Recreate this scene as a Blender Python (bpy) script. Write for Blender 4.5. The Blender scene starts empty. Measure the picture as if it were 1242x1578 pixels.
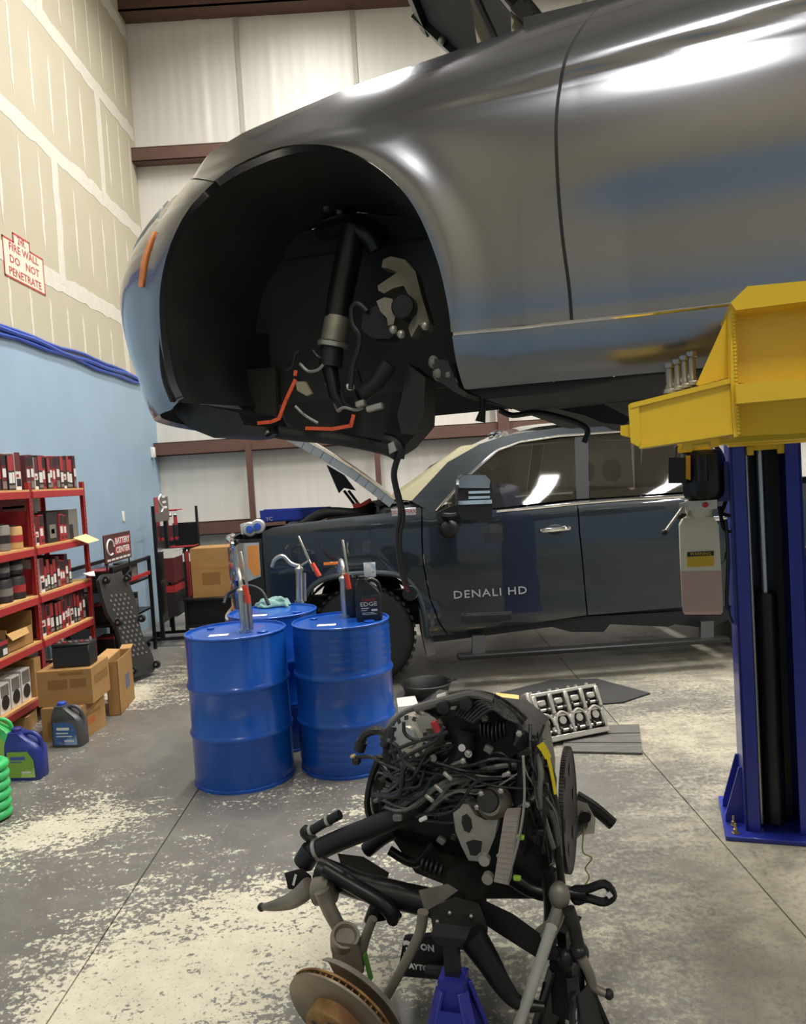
import bpy, bmesh, math, random
from math import sin, cos, tan, pi, radians, atan, sqrt, exp, hypot
from mathutils import Vector as V, Matrix
from mathutils.geometry import delaunay_2d_cdt

SC = bpy.context.scene
COL = SC.collection
random.seed(7)
# ------------------------------------------------------------------ camera
FPX, ROLL, CZ = 1220.0, 0.062, 1.70
PITCH = atan((789 - 735) / FPX)
_f = V((0, cos(PITCH), -sin(PITCH)))
_u0 = V((0, sin(PITCH), cos(PITCH)))
_u = sin(ROLL) * V((1, 0, 0)) + cos(ROLL) * _u0
_r = cos(ROLL) * V((1, 0, 0)) - sin(ROLL) * _u0
CAM = V((0, 0, CZ))
cd = bpy.data.cameras.new('camera')
cd.sensor_fit = 'HORIZONTAL'; cd.sensor_width = 36.0; cd.lens = 36.0 * FPX / 1242.0
cd.clip_start = 0.05
cam = bpy.data.objects.new('camera', cd); COL.objects.link(cam)
cam.matrix_world = Matrix(((_r.x, _u.x, -_f.x, 0), (_r.y, _u.y, -_f.y, 0), (_r.z, _u.z, -_f.z, CZ), (0, 0, 0, 1)))
SC.camera = cam
# ------------------------------------------------------------------ world, lamps, exposure
w = bpy.data.worlds.new('world'); SC.world = w; w.use_nodes = True
w.node_tree.nodes['Background'].inputs[0].default_value = (0.75, 0.8, 0.9, 1)
w.node_tree.nodes['Background'].inputs[1].default_value = 0.15
SC.view_settings.view_transform = 'Standard'; SC.view_settings.look = 'None'
SC.view_settings.gamma = 1.0; SC.view_settings.exposure = 0.0
SC.view_settings.use_curve_mapping = False
LAMP_POWER = 155.0
LAMP_SPOTS = [(-.9, 8.2, 1.45, 'first row from the back, first from the drywall'), (2.9, 8.2, 1.45, 'first row from the back, second from the drywall'), (7.0, 8.2, 1.45, 'first row from the back, third from the drywall'),
              (-1.1, 4.9, 1.2, 'second row from the back, first from the drywall'), (2.9, 4.9, 1.2, 'second row from the back, second from the drywall'), (7.0, 4.9, 1.2, 'second row from the back, third from the drywall'),
              (3.0, 0.6, .7, 'third row from the back, first from the drywall'), (7.0, 1.2, .7, 'third row from the back, second from the drywall'),
              (-.6, -3.4, 1.4, 'added in the fourth row from the back, first from the drywall'), (4.4, -3.4, 1.1, 'fourth row from the back, second from the drywall'), (7.5, -3.4, 1.3, 'fourth row from the back, third from the drywall')]  # fourth row unseen; its first lamp added to brighten the wall the coupe mirrors
LAMP_Z = 8.35
# room extents
XL, XR, YB, YF, ZC = -3.3, 10.5, 10.9, -6.0, 9.2

# ------------------------------------------------------------------ pixel + real plane -> point (1242x1578 frame)
def ray(px, py): return _f + (px - 621) / FPX * _r - (py - 789) / FPX * _u
def at_plane(px, py, n, d):
    R = ray(px, py); t = (d - n.dot(CAM)) / n.dot(R); return CAM + t * R
def at_z(px, py, z=0.0): return at_plane(px, py, V((0, 0, 1)), z)
def at_x(px, py, x): return at_plane(px, py, V((1, 0, 0)), x)
def at_y(px, py, y): return at_plane(px, py, V((0, 1, 0)), y)
CA = radians(18)
CN, CT = V((sin(CA), cos(CA), 0)), V((cos(CA), -sin(CA), 0))      # lifted car: inboard direction, rearward direction
def at_d(px, py, d): return at_plane(px, py, CN, d)
def cw(s, d, z): return CN * d + CT * s + V((0, 0, z))            # car frame -> world

# ------------------------------------------------------------------ materials
def lin(c):
    if isinstance(c, str):
        c = [int(c[i:i + 2], 16) / 255 for i in (0, 2, 4)]
    return tuple((x / 12.92 if x <= .04045 else ((x + .055) / 1.055) ** 2.4) for x in c)
MATS = {}
def mat(name, col, rough=.5, metal=0., coat=0., var=0., vscale=8., bump=0., bscale=60., spec=None, emit=None, estr=0., trans=0., ior=None, alpha=None, col2=None, c2=(.45, .6), stretch=None, coatr=.05, sheen=0., rvar=0.):
    if name in MATS: return MATS[name]
    m = bpy.data.materials.new(name); m.use_nodes = True
    nt = m.node_tree; b = nt.nodes['Principled BSDF']; L = nt.links
    c = lin(col)
    b.inputs['Base Color'].default_value = (*c, 1); b.inputs['Roughness'].default_value = rough; b.inputs['Metallic'].default_value = metal
    if coat: b.inputs['Coat Weight'].default_value = coat; b.inputs['Coat Roughness'].default_value = coatr
    if spec is not None: b.inputs['Specular IOR Level'].default_value = spec
    if emit: b.inputs['Emission Color'].default_value = (*lin(emit), 1); b.inputs['Emission Strength'].default_value = estr
    if trans: b.inputs['Transmission Weight'].default_value = trans
    if ior: b.inputs['IOR'].default_value = ior
    if alpha is not None: b.inputs['Alpha'].default_value = alpha
    if sheen: b.inputs['Sheen Weight'].default_value = sheen
    co = None
    if var or bump or col2 or rvar:
        tc = nt.nodes.new('ShaderNodeTexCoord'); co = tc.outputs['Object']
        if stretch:
            mp = nt.nodes.new('ShaderNodeMapping'); L.new(co, mp.inputs[0]); mp.inputs['Scale'].default_value = stretch; co = mp.outputs[0]
    if var or col2 or rvar:
        n = nt.nodes.new('ShaderNodeTexNoise'); n.inputs['Scale'].default_value = vscale; n.inputs['Detail'].default_value = 6
        L.new(co, n.inputs['Vector'])
        if var or col2:
            r = nt.nodes.new('ShaderNodeValToRGB'); L.new(n.outputs[0], r.inputs[0])
            if col2:
                r.color_ramp.elements[0].position = c2[0]; r.color_ramp.elements[1].position = c2[1]
                r.color_ramp.elements[0].color = (*c, 1); r.color_ramp.elements[1].color = (*lin(col2), 1)
            else:
                r.color_ramp.elements[0].position = .3; r.color_ramp.elements[1].position = .7
                r.color_ramp.elements[0].color = (*[x * (1 - var) for x in c], 1); r.color_ramp.elements[1].color = (*[min(1, x * (1 + var)) for x in c], 1)
            L.new(r.outputs[0], b.inputs['Base Color'])
        if rvar:
            mr = nt.nodes.new('ShaderNodeMapRange'); L.new(n.outputs[0], mr.inputs[0]); mr.inputs[1].default_value = .3; mr.inputs[2].default_value = .7
            mr.inputs[3].default_value = max(0.02, rough - rvar); mr.inputs[4].default_value = min(1, rough + rvar); L.new(mr.outputs[0], b.inputs['Roughness'])
    if bump:
        n2 = nt.nodes.new('ShaderNodeTexNoise'); n2.inputs['Scale'].default_value = bscale; n2.inputs['Detail'].default_value = 4
        L.new(co, n2.inputs['Vector'])
        bp = nt.nodes.new('ShaderNodeBump'); bp.inputs['Strength'].default_value = bump; bp.inputs['Distance'].default_value = .01
        L.new(n2.outputs[0], bp.inputs['Height']); L.new(bp.outputs[0], b.inputs['Normal'])
    MATS[name] = m; return m

# ------------------------------------------------------------------ mesh building
def smooth_pts(pts, k=6, closed=False):
    P = [V(p) for p in pts]; n = len(P); out = []
    rng = range(n if closed else n - 1)
    for i in rng:
        if closed: a, b, c, d = P[i - 1], P[i], P[(i + 1) % n], P[(i + 2) % n]
        else: a, b, c, d = P[max(i - 1, 0)], P[i], P[i + 1], P[min(i + 2, n - 1)]
        for j in range(k):
            t = j / k
            out.append(.5 * ((2 * b) + (c - a) * t + (2 * a - 5 * b + 4 * c - d) * t * t + (3 * b - a - 3 * c + d) * t ** 3))
    if not closed: out.append(P[-1])
    return out

class MB:
    def __init__(s): s.v = []; s.f = []; s.mi = []; s.cur = 0
    def add(s, vs, fs):
        o = len(s.v); s.v += [V(p) for p in vs]; s.f += [tuple(i + o for i in f) for f in fs]; s.mi += [s.cur] * len(fs); return s
    def box(s, x0, x1, y0, y1, z0, z1, M=None, c=0.):
        if c:
            return s.cbox(x0, x1, y0, y1, z0, z1, c, M)
        vs = [V((x, y, z)) for x in (x0, x1) for y in (y0, y1) for z in (z0, z1)]
        if M is not None: vs = [M @ v for v in vs]
        return s.add(vs, [(0, 1, 3, 2), (4, 6, 7, 5), (0, 4, 5, 1), (2, 3, 7, 6), (0, 2, 6, 4), (1, 5, 7, 3)])
    def hull(s, pts):
        bm = bmesh.new()
        for p in pts: bm.verts.new(p)
        r = bmesh.ops.convex_hull(bm, input=bm.verts)
        bad = [g for g in r['geom_interior'] + r['geom_unused'] if isinstance(g, bmesh.types.BMVert)]
        if bad: bmesh.ops.delete(bm, geom=list(set(bad)), context='VERTS')
        bmesh.ops.dissolve_limit(bm, angle_limit=.02, verts=bm.verts, edges=bm.edges)
        bmesh.ops.recalc_face_normals(bm, faces=bm.faces)
        bm.verts.index_update()
        s.add([v.co.copy() for v in bm.verts], [tuple(v.index for v in f.verts) for f in bm.faces]); bm.free(); return s
    def cbox(s, x0, x1, y0, y1, z0, z1, c=.01, M=None):
        pts = []
        for x, sx in ((x0, 1), (x1, -1)):
            for y, sy in ((y0, 1), (y1, -1)):
                for z, sz in ((z0, 1), (z1, -1)):
                    pts += [V((x + sx * c, y + sy * c, z)), V((x + sx * c, y, z + sz * c)), V((x, y + sy * c, z + sz * c))]
        if M is not None: pts = [M @ p for p in pts]
        return s.hull(pts)
    def bar(s, a, b, w, h, up=(0, 0, 1), c=0., ext=0.):
        a, b = V(a), V(b); x = (b - a); L = x.length; x.normalize(); up = V(up)
        y = up.cross(x)
        if y.length < 1e-4: y = V((1, 0, 0)).cross(x)
        y.normalize(); z = x.cross(y)
        M = Matrix(((x.x, y.x, z.x, a.x), (x.y, y.y, z.y, a.y), (x.z, y.z, z.z, a.z), (0, 0, 0, 1)))
        return s.box(-ext, L + ext, -w / 2, w / 2, -h / 2, h / 2, M, c)
    def tube(s, pts, r, seg=8, caps=True, closed=False):
        P = [V(p) for p in pts]; n = len(P)
        if not isinstance(r, (list, tuple)): r = [r] * n
        T = []
        for i in range(n):
            if closed: t = P[(i + 1) % n] - P[i - 1]
            else: t = P[min(i + 1, n - 1)] - P[max(i - 1, 0)]
            if t.length < 1e-9: t = V((0, 0, 1))
            T.append(t.normalized())
        up = V((0, 0, 1)) if abs(T[0].z) < .9 else V((1, 0, 0))
        nx = T[0].cross(up).normalized(); vs = []; fs = []
        for i in range(n):
            nx = (nx - T[i] * nx.dot(T[i]))
            if nx.length < 1e-6: nx = T[i].orthogonal()
            nx.normalize(); ny = T[i].cross(nx)
            for j in range(seg):
                a = 2 * pi * j / seg; vs.append(P[i] + r[i] * (cos(a) * nx + sin(a) * ny))
        m = n if closed else n - 1
        for i in range(m):
            k = (i + 1) % n
            for j in range(seg):
                j2 = (j + 1) % seg; fs.append((i * seg + j, i * seg + j2, k * seg + j2, k * seg + j))
        if caps and not closed:
            fs.append(tuple(range(seg - 1, -1, -1))); fs.append(tuple((n - 1) * seg + j for j in range(seg)))
        return s.add(vs, fs)
    def lathe(s, prof, seg=24, o=(0, 0, 0), ax=(0, 0, 1), a0=0, a1=2 * pi, caps=True):
        o = V(o); ax = V(ax).normalized(); x = ax.orthogonal().normalized(); y = ax.cross(x); full = abs(a1 - a0 - 2 * pi) < 1e-6
        m = seg if full else seg + 1; vs = []; fs = []
        for r, z in prof:
            for j in range(m):
                a = a0 + (a1 - a0) * j / seg; vs.append(o + ax * z + r * (cos(a) * x + sin(a) * y))
        for i in range(len(prof) - 1):
            for j in range(seg):
                j2 = (j + 1) % m if full else j + 1
                fs.append((i * m + j, i * m + j2, (i + 1) * m + j2, (i + 1) * m + j))
        if caps and full:
            if prof[0][0] > 1e-5: fs.append(tuple(range(m - 1, -1, -1)))
            if prof[-1][0] > 1e-5: fs.append(tuple((len(prof) - 1) * m + j for j in range(m)))
        return s.add(vs, fs)
    def prism(s, pts, vec):
        P = [V(p) for p in pts]; n = len(P); vec = V(vec)
        nrm = V((0, 0, 0))
        for i in range(n): nrm += P[i].cross(P[(i + 1) % n])
        if nrm.dot(vec) > 0: P = P[::-1]
        return s.add(P + [p + vec for p in P], [tuple(range(n)), tuple(range(2 * n - 1, n - 1, -1))] + [((i + 1) % n, i, i + n, (i + 1) % n + n) for i in range(n)])
    def disc(s, o, ax, r, seg=20): return s.lathe([(r, 0), (1e-6, 0)], seg, o, ax, caps=False)
    def sphere(s, o, r, seg=12, sc=(1, 1, 1)):
        n = max(5, seg // 2); k = len(s.v)
        s.lathe([(max(1e-5, sin(pi * i / n)) * r, -cos(pi * i / n) * r) for i in range(n + 1)], seg, (0, 0, 0), caps=False)
        o = V(o)
        for i in range(k, len(s.v)): s.v[i] = o + V((s.v[i].x * sc[0], s.v[i].y * sc[1], s.v[i].z * sc[2]))
        return s
    def grid(s, fn, nu, nv):
        vs = [fn(i / nu, j / nv) for i in range(nu + 1) for j in range(nv + 1)]
        return s.add(vs, [(i * (nv + 1) + j, (i + 1) * (nv + 1) + j, (i + 1) * (nv + 1) + j + 1, i * (nv + 1) + j + 1) for i in range(nu) for j in range(nv)])
    def build(s, name, mats, parent=None, ang=40, world=True, label=None):
        me = bpy.data.meshes.new(name)
        vs = s.v
        if parent is not None and world:
            Mi = TM[parent.name].inverted(); vs = [Mi @ v for v in vs]
        me.from_pydata([tuple(v) for v in vs], [], s.f)
        if not isinstance(mats, (list, tuple)): mats = [mats]
        for m in mats: me.materials.append(m)
        if len(mats) > 1: me.polygons.foreach_set('material_index', s.mi)
        if ang:
            me.polygons.foreach_set('use_smooth', [True] * len(me.polygons)); me.set_sharp_from_angle(angle=radians(ang))
        o = bpy.data.objects.new(name, me); COL.objects.link(o)
        if parent is not None:
            o.parent = parent; TM[o.name] = TM[parent.name]
        else: TM[o.name] = Matrix.Identity(4)
        if label: o['label'] = label
        return o
TM = {}
def tag(o, label, cat, group=None, kind=None):
    o['label'] = label; o['category'] = cat
    if group: o['group'] = group
    if kind: o['kind'] = kind
    return o
def thing(name, label, cat, loc=(0, 0, 0), rotz=0., group=None, kind=None):
    o = bpy.data.objects.new(name, None); COL.objects.link(o); o.empty_display_size = .05
    M = Matrix.Translation(V(loc)) @ Matrix.Rotation(rotz, 4, 'Z'); o.location = loc; o.rotation_euler = (0, 0, rotz)
    TM[o.name] = M
    return tag(o, label, cat, group, kind)
def copy_tree(src, loc=None, rotz=None, label=None, parent=None):
    c = src.copy(); COL.objects.link(c)
    if parent is not None: c.parent = parent
    if loc is not None: c.location = loc
    if rotz is not None: c.rotation_euler = (0, 0, rotz)
    if label: c['label'] = label
    for ch in src.children: copy_tree(ch, parent=c)
    return c
def text(name, body, size, M, m, parent, extrude=.0004, align='CENTER', sx=1., spacing=1., bold=0.):
    cu = bpy.data.curves.new(name, 'FONT'); cu.body = body; cu.size = size; cu.extrude = extrude; cu.align_x = align; cu.align_y = 'CENTER'
    cu.space_character = spacing; cu.resolution_u = 2; cu.offset = bold
    ob = bpy.data.objects.new(name + '_tmp', cu); COL.objects.link(ob)
    dg = bpy.context.evaluated_depsgraph_get(); me = bpy.data.meshes.new_from_object(ob.evaluated_get(dg))
    bpy.data.objects.remove(ob)
    mb = MB(); mb.v = [M @ V((v.co.x * sx, v.co.y, v.co.z)) for v in me.vertices]; mb.f = [tuple(p.vertices) for p in me.polygons]; mb.mi = [0] * len(mb.f)
    bpy.data.meshes.remove(me)
    return mb.build(name, m, parent, ang=0)
def frame(o, x, y):
    x = V(x).normalized(); y = V(y); y = (y - x * y.dot(x)).normalized(); z = x.cross(y); o = V(o)
    return Matrix(((x.x, y.x, z.x, o.x), (x.y, y.y, z.y, o.y), (x.z, y.z, z.z, o.z), (0, 0, 0, 1)))
def pip(p, poly):
    c = False; n = len(poly); x, y = p
    for i in range(n):
        x1, y1 = poly[i]; x2, y2 = poly[(i + 1) % n]
        if (y1 > y) != (y2 > y) and x < (x2 - x1) * (y - y1) / (y2 - y1) + x1: c = not c
    return c
def sheet(name, outline, surf, m, parent, res=.03, lip=.02, label=None, ures=None):
    """panel cut from the smooth surface surf(u,v)->point by a closed outline; turned-in rim gives the panel its edge"""
    B = []; n = len(outline)
    for i in range(n):
        a, b = outline[i], outline[(i + 1) % n]; k = max(1, int(hypot(b[0] - a[0], b[1] - a[1]) / res + .5))
        for j in range(k): B.append((a[0] + (b[0] - a[0]) * j / k, a[1] + (b[1] - a[1]) * j / k))
    nb = len(B); xs = [p[0] for p in B]; ys = [p[1] for p in B]; I = []
    nx = int((max(xs) - min(xs)) / res); ny = int((max(ys) - min(ys)) / res)
    for i in range(1, nx + 1):
        for j in range(1, ny + 1):
            p = (min(xs) + i * res, min(ys) + j * res)
            if pip(p, B) and min((p[0] - q[0]) ** 2 + (p[1] - q[1]) ** 2 for q in B) > (.45 * res) ** 2: I.append(p)
    co, ed, fa, *_ = delaunay_2d_cdt([V(p) for p in B + I], [(i, (i + 1) % nb) for i in range(nb)], [], 1, 1e-6)
    e = 2e-3; mb = MB(); nr = []
    for c in co:
        p = surf(c.x, c.y); du = surf(c.x + e, c.y) - surf(c.x - e, c.y); dv = surf(c.x, c.y + e) - surf(c.x, c.y - e)
        q = du.cross(dv).normalized(); mb.v.append(p); nr.append(q)
    tri = []
    for f in fa:
        a, b, c = f[:3]
        q = (mb.v[b] - mb.v[a]).cross(mb.v[c] - mb.v[a])
        tri.append(tuple(f) if q.dot(nr[a]) > 0 else tuple(reversed(f)))
    mb.f = tri
    cnt = {}
    for f in tri:
        for i in range(len(f)): cnt.setdefault(frozenset((f[i], f[(i + 1) % len(f)])), []).append((f[i], f[(i + 1) % len(f)]))
    be = [v[0] for v in cnt.values() if len(v) == 1]
    dup = {}; N = list(nr)
    def dv_(i, inner):
        if (i, inner) not in dup:
            dup[(i, inner)] = len(mb.v); mb.v.append(mb.v[i] - (nr[i] * lip if inner else V((0, 0, 0)))); N.append(None)
        return dup[(i, inner)]
    for a, b in be:
        f = (dv_(b, 0), dv_(a, 0), dv_(a, 1), dv_(b, 1)); mb.f.append(f)
        q = (mb.v[f[1]] - mb.v[f[0]]).cross(mb.v[f[2]] - mb.v[f[0]]).normalized()
        for i in f: N[i] = q if N[i] is None else (N[i] + q)
    N = [(q.normalized() if q is not None and q.length > 1e-9 else V((0, 0, 1))) for q in N]
    mb.mi = [0] * len(mb.f)
    if parent is not None: 
        R = TM[parent.name].inverted().to_3x3(); N = [R @ q for q in N]
    o = mb.build(name, m, parent, ang=0, label=label)
    o.data.polygons.foreach_set('use_smooth', [True] * len(o.data.polygons))
    o.data.normals_split_custom_set_from_vertices([tuple(q) for q in N])
    return o
def lerp_table(tab, x):
    if x <= tab[0][0]: return tab[0][1]
    for (a, b), (c, d) in zip(tab, tab[1:]):
        if x <= c: return b + (d - b) * (x - a) / (c - a)
    return tab[-1][1]
def cubic_table(tab, x):
    """smooth monotone-ish interpolation"""
    n = len(tab)
    if x <= tab[0][0]: return tab[0][1]
    if x >= tab[-1][0]: return tab[-1][1]
    for i in range(n - 1):
        if x <= tab[i + 1][0]:
            x0, y0 = tab[i]; x1, y1 = tab[i + 1]; h = x1 - x0
            m0 = (y1 - tab[i - 1][1]) / (x1 - tab[i - 1][0]) if i > 0 else (y1 - y0) / h
            m1 = (tab[i + 2][1] - y0) / (tab[i + 2][0] - x0) if i < n - 2 else (y1 - y0) / h
            t = (x - x0) / h
            return (2*t**3-3*t**2+1)*y0 + (t**3-2*t**2+t)*h*m0 + (-2*t**3+3*t**2)*y1 + (t**3-t**2)*h*m1

# ================================================================== THE ROOM
M_brown = mat('primer_steel', '5e4238', .55, var=.12, vscale=6)
M_blue_wall = mat('blue_wall_paint', '95aec2', .5, var=.05, vscale=2.2, bump=.05, bscale=25)
M_board = mat('bare_drywall', 'b7af99', .8, var=.035, vscale=1.6, bump=.03, bscale=90)
M_mud = mat('joint_compound', 'd0cbbe', .75, var=.04, vscale=12, bump=.12, bscale=18)
M_vinyl = mat('vinyl_insulation_facing', 'd6d3cc', .42, var=.03, vscale=3, bump=.1, bscale=5, stretch=(5, 1, .35))
M_seam = mat('facing_seam_tape', 'a9a49b', .5, var=.05)
M_roof = mat('roof_facing', 'cbc8c0', .55, var=.03, vscale=1)

# floor: worn grey paint over pale concrete, slabs with saw-cut joints
def floor_material():
    m = bpy.data.materials.new('worn_painted_concrete'); m.use_nodes = True; nt = m.node_tree; b = nt.nodes['Principled BSDF']; L = nt.links
    N = nt.nodes.new
    geo = N('ShaderNodeNewGeometry')
    def noise(scale, detail=8, rough=.6, vec=None, dist=0.):
        n = N('ShaderNodeTexNoise'); n.inputs['Scale'].default_value = scale; n.inputs['Detail'].default_value = detail; n.inputs['Roughness'].default_value = rough
        n.inputs['Distortion'].default_value = dist
        L.new(vec or geo.outputs['Position'], n.inputs['Vector']); return n.outputs[0]
    def ramp(v, stops):
        r = N('ShaderNodeValToRGB'); L.new(v, r.inputs[0]); e = r.color_ramp.elements
        e[0].position, e[0].color = stops[0][0], (*stops[0][1], 1); e[1].position, e[1].color = stops[1][0], (*stops[1][1], 1)
        for p, c in stops[2:]:
            q = e.new(p); q.color = (*c, 1)
        return r.outputs[0]
    def math_(op, a, b_=None, clamp=False):
        n = N('ShaderNodeMath'); n.operation = op; n.use_clamp = clamp
        for i, x in enumerate((a, b_)):
            if x is None: continue
            if isinstance(x, (int, float)): n.inputs[i].default_value = x
            else: L.new(x, n.inputs[i])
        return n.outputs[0]
    def mix(f, a, b_):
        n = N('ShaderNodeMix'); n.data_type = 'RGBA'
        L.new(f, n.inputs[0]) if not isinstance(f, float) else None
        for i, x in ((6, a), (7, b_)):
            if isinstance(x, tuple): n.inputs[i].default_value = (*x, 1)
            else: L.new(x, n.inputs[i])
        return n.outputs[2]
    g = lambda v: (v, v, v)
    # how worn each place is: traffic area near the work bay, patches elsewhere
    def blob(cx, cy, r, amt):
        n = N('ShaderNodeVectorMath'); n.operation = 'DISTANCE'; L.new(geo.outputs['Position'], n.inputs[0]); n.inputs[1].default_value = (cx, cy, 0)
        mr = N('ShaderNodeMapRange'); mr.interpolation_type = 'SMOOTHSTEP'; L.new(n.outputs['Value'], mr.inputs[0]); mr.inputs[1].default_value = 0; mr.inputs[2].default_value = r; mr.inputs[3].default_value = amt; mr.inputs[4].default_value = 0
        return mr.outputs[0]
    big = noise(.9, 4, .55)
    wear = math_('MULTIPLY', big, .66)
    for cx, cy, r, a in ((-.65, 2.7, 1.3, .185), (-.3, 3.5, .8, .05), (.45, 2.5, .9, .05), (1.3, 2.9, 1.3, .14), (1.7, 4.9, 1.0, .14), (-1.95, 4.0, .6, .1), (-2.2, 6.6, .9, .14), (-.95, 2.2, .7, .08), (2.2, 6.4, 1.2, .1), (-1.5, 8.2, 1.2, .16)):
        wear = math_('ADD', wear, blob(cx, cy, r, a))
    for cx, cy, r, a in ((-1.9, 2.9, .9, -.12), (-.25, 2.35, .35, -.16), (-.1, 6.2, 1.0, -.2)):
        wear = math_('ADD', wear, blob(cx, cy, r, a))
    fine = noise(38, 8, .72, dist=.3)
    sx = N('ShaderNodeMapping'); L.new(geo.outputs['Position'], sx.inputs[0]); sx.inputs['Scale'].default_value = (1, 2.6, 1); sx.inputs['Rotation'].default_value = (0, 0, .5)
    mid = noise(5, 6, .6, sx.outputs[0], .4)
    k = math_('ADD', math_('SUBTRACT', math_('MULTIPLY', fine, .85), .115), math_('MULTIPLY', mid, .38))
    k = math_('ADD', k, wear)
    worn_h = ramp(k, [(.93, g(0)), (.955, g(1))]); worn_s = ramp(k, [(.80, g(0)), (1.16, g(1))])
    sxx = N('ShaderNodeSeparateXYZ'); L.new(geo.outputs['Position'], sxx.inputs[0])
    side = N('ShaderNodeMapRange'); L.new(sxx.outputs[0], side.inputs[0]); side.inputs[1].default_value = .1; side.inputs[2].default_value = 1.0
    worn = mix(side.outputs[0], worn_h, worn_s)
    stain = ramp(noise(1.3, 5, .6, dist=.5), [(.5, g(0)), (.68, g(1))])
    paint = mix(noise(2.2, 5, .6), lin('5f5d57'), lin('74716a'))
    dust = ramp(noise(4.5, 8, .7, dist=.8), [(.45, g(0)), (.75, g(1))])
    paint = mix(math_('MULTIPLY', dust, .45), paint, lin('8a877e'))
    conc = mix(noise(7, 8, .65), lin('86806f'), lin('bdb69e'))
    conc = mix(math_('MULTIPLY', stain, .75), conc, lin('7a7567'))
    st2 = ramp(noise(3.4, 6, .65, dist=.7), [(.5, g(0)), (.66, g(1))])
    conc = mix(math_('MULTIPLY', st2, .6), conc, lin('6f6a5c'))
    bare = mix(noise(9, 8, .65), lin('aea792'), lin('dad3bb'))
    conc = mix(side.outputs[0], bare, conc)
    c = mix(worn, paint, conc)
    sp = ramp(noise(70, 3, .5), [(.33, g(1)), (.4, g(0))])
    c = mix(math_('MULTIPLY', sp, .35), c, lin('57544c'))
    L.new(c, b.inputs['Base Color'])
    mr = N('ShaderNodeMapRange'); L.new(worn, mr.inputs[0]); mr.inputs[3].default_value = .38; mr.inputs[4].default_value = .72; L.new(mr.outputs[0], b.inputs['Roughness'])
    bp = N('ShaderNodeBump'); bp.inputs['Strength'].default_value = .25; bp.inputs['Distance'].default_value = .004; bp.invert = True
    L.new(math_('ADD', worn, math_('MULTIPLY', fine, .6)), bp.inputs['Height']); L.new(bp.outputs[0], b.inputs['Normal'])
    return m
M_floor = floor_material()
fl = MB().box(XL - .2, XR, YF, YB + .2, -.2, -.02).build('floor', mat('joint_filler', '2c2a27', .9), ang=0)
tag(fl, 'worn grey painted concrete floor with pale bare patches', 'floor', kind='structure')
jx = [XL - .2, -1.26, 1.32, 3.9, 6.5, XR]
for a, b in zip(jx, jx[1:]):
    for y0, y1 in ((YF, 9.6), (9.6, YB + .2)):
        MB().cbox(a + .0025, b - .0025, y0 + .0025, y1 - .0025, -.05, 0, .0015).build('slab', M_floor, fl, ang=0)

# left wall: blue painted below, bare taped drywall above
ZB = 3.15
wl = MB().box(XL - .15, XL, YF, YB + .2, 0, ZB).box(XL - .15, XL - .02, YF, YB + .2, ZB, ZC).build('wall_left', M_blue_wall, ang=0)
tag(wl, 'tall side wall, light blue paint below and bare taped drywall above', 'wall', kind='structure')
rows = [ZB, 3.86, 5.19, 6.5, 7.82, ZC]
yj = [[9.9, 6.5], [8.15, 4.6], [9.55, 6.0], [8.1, 4.5], [9.5, 6]]
for i in range(5):
    ys = sorted([YF] + [y for y in (yj[i][0] - 3.66 * k for k in range(-1, 5)) if YF + .2 < y < YB - .1] + [YB + .1])
    for a, b in zip(ys, ys[1:]):
        MB().cbox(XL - .02, XL, a + .002, b - .002, rows[i] + .002, rows[i + 1] - .002, .001).build('drywall_panel', M_board, wl, ang=0)
def mud(pts, w, jag=.25, name='joint_compound_strip', th=.0025):
    """wavy thin strip of filler on the left wall, pts = [(y,z),...]"""
    P = [V((p[0], p[1], 0)) for p in pts]; mb = MB(); n = len(P); L_ = []; R_ = []
    for i in range(n):
        t = (P[min(i + 1, n - 1)] - P[max(i - 1, 0)]).normalized(); q = V((-t.y, t.x, 0))
        tap = 1 if w > .06 else max(.15, min(1, min(i, n - 1 - i) / 2))
        L_.append(P[i] + q * w / 2 * tap * (1 + random.uniform(-jag, jag))); R_.append(P[i] - q * w / 2 * tap * (1 + random.uniform(-jag, jag)))
    vs = [V((XL + th, p.x, p.y)) for p in L_ + R_]
    mb.add(vs, [(i, i + 1, n + i + 1, n + i) for i in range(n - 1)])
    back = [V((XL + .0002, p.x, p.y)) for p in L_ + R_]; o = len(mb.v)
    mb.add(back, [])
    for i in range(n - 1):
        mb.f += [(i + 1, i, o + i, o + i + 1), (n + i, n + i + 1, o + n + i + 1, o + n + i)]; mb.mi += [0, 0]
    if mb.v: return mb.build(name, M_mud, wl, ang=0)
for i, z in enumerate(rows[1:5]):
    mud([(y, z + random.uniform(-.012, .012)) for y in [1.5 + .12 * k for k in range(79)]], .17, .16)
for i in range(5):
    z0, z1 = rows[i], rows[i + 1]
    js = [yj[i][0] - 3.66 * k for k in range(-1, 3)]
    for y in js:
        if 1.5 < y < YB: mud([(y + random.uniform(-.01, .01), z0 + (z1 - z0) * k / 10) for k in range(11)], .15, .14, th=.004)
    y = 2.1
    while y < YB - .1:
        if min(abs(y - j) for j in js) > .15:
            a = z0 + (z1 - z0) * random.uniform(.08, .2); b = z1 - (z1 - z0) * random.uniform(.06, .25)
            if i == 0: a = z0 + .02; b = z1 - .2
            dx = random.uniform(-.012, .012)
            mud([(y + dx * k / 12 + random.uniform(-.004, .004), a + (b - a) * k / 12) for k in range(13)], .042, .35, th=.003)
        y += .406
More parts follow.
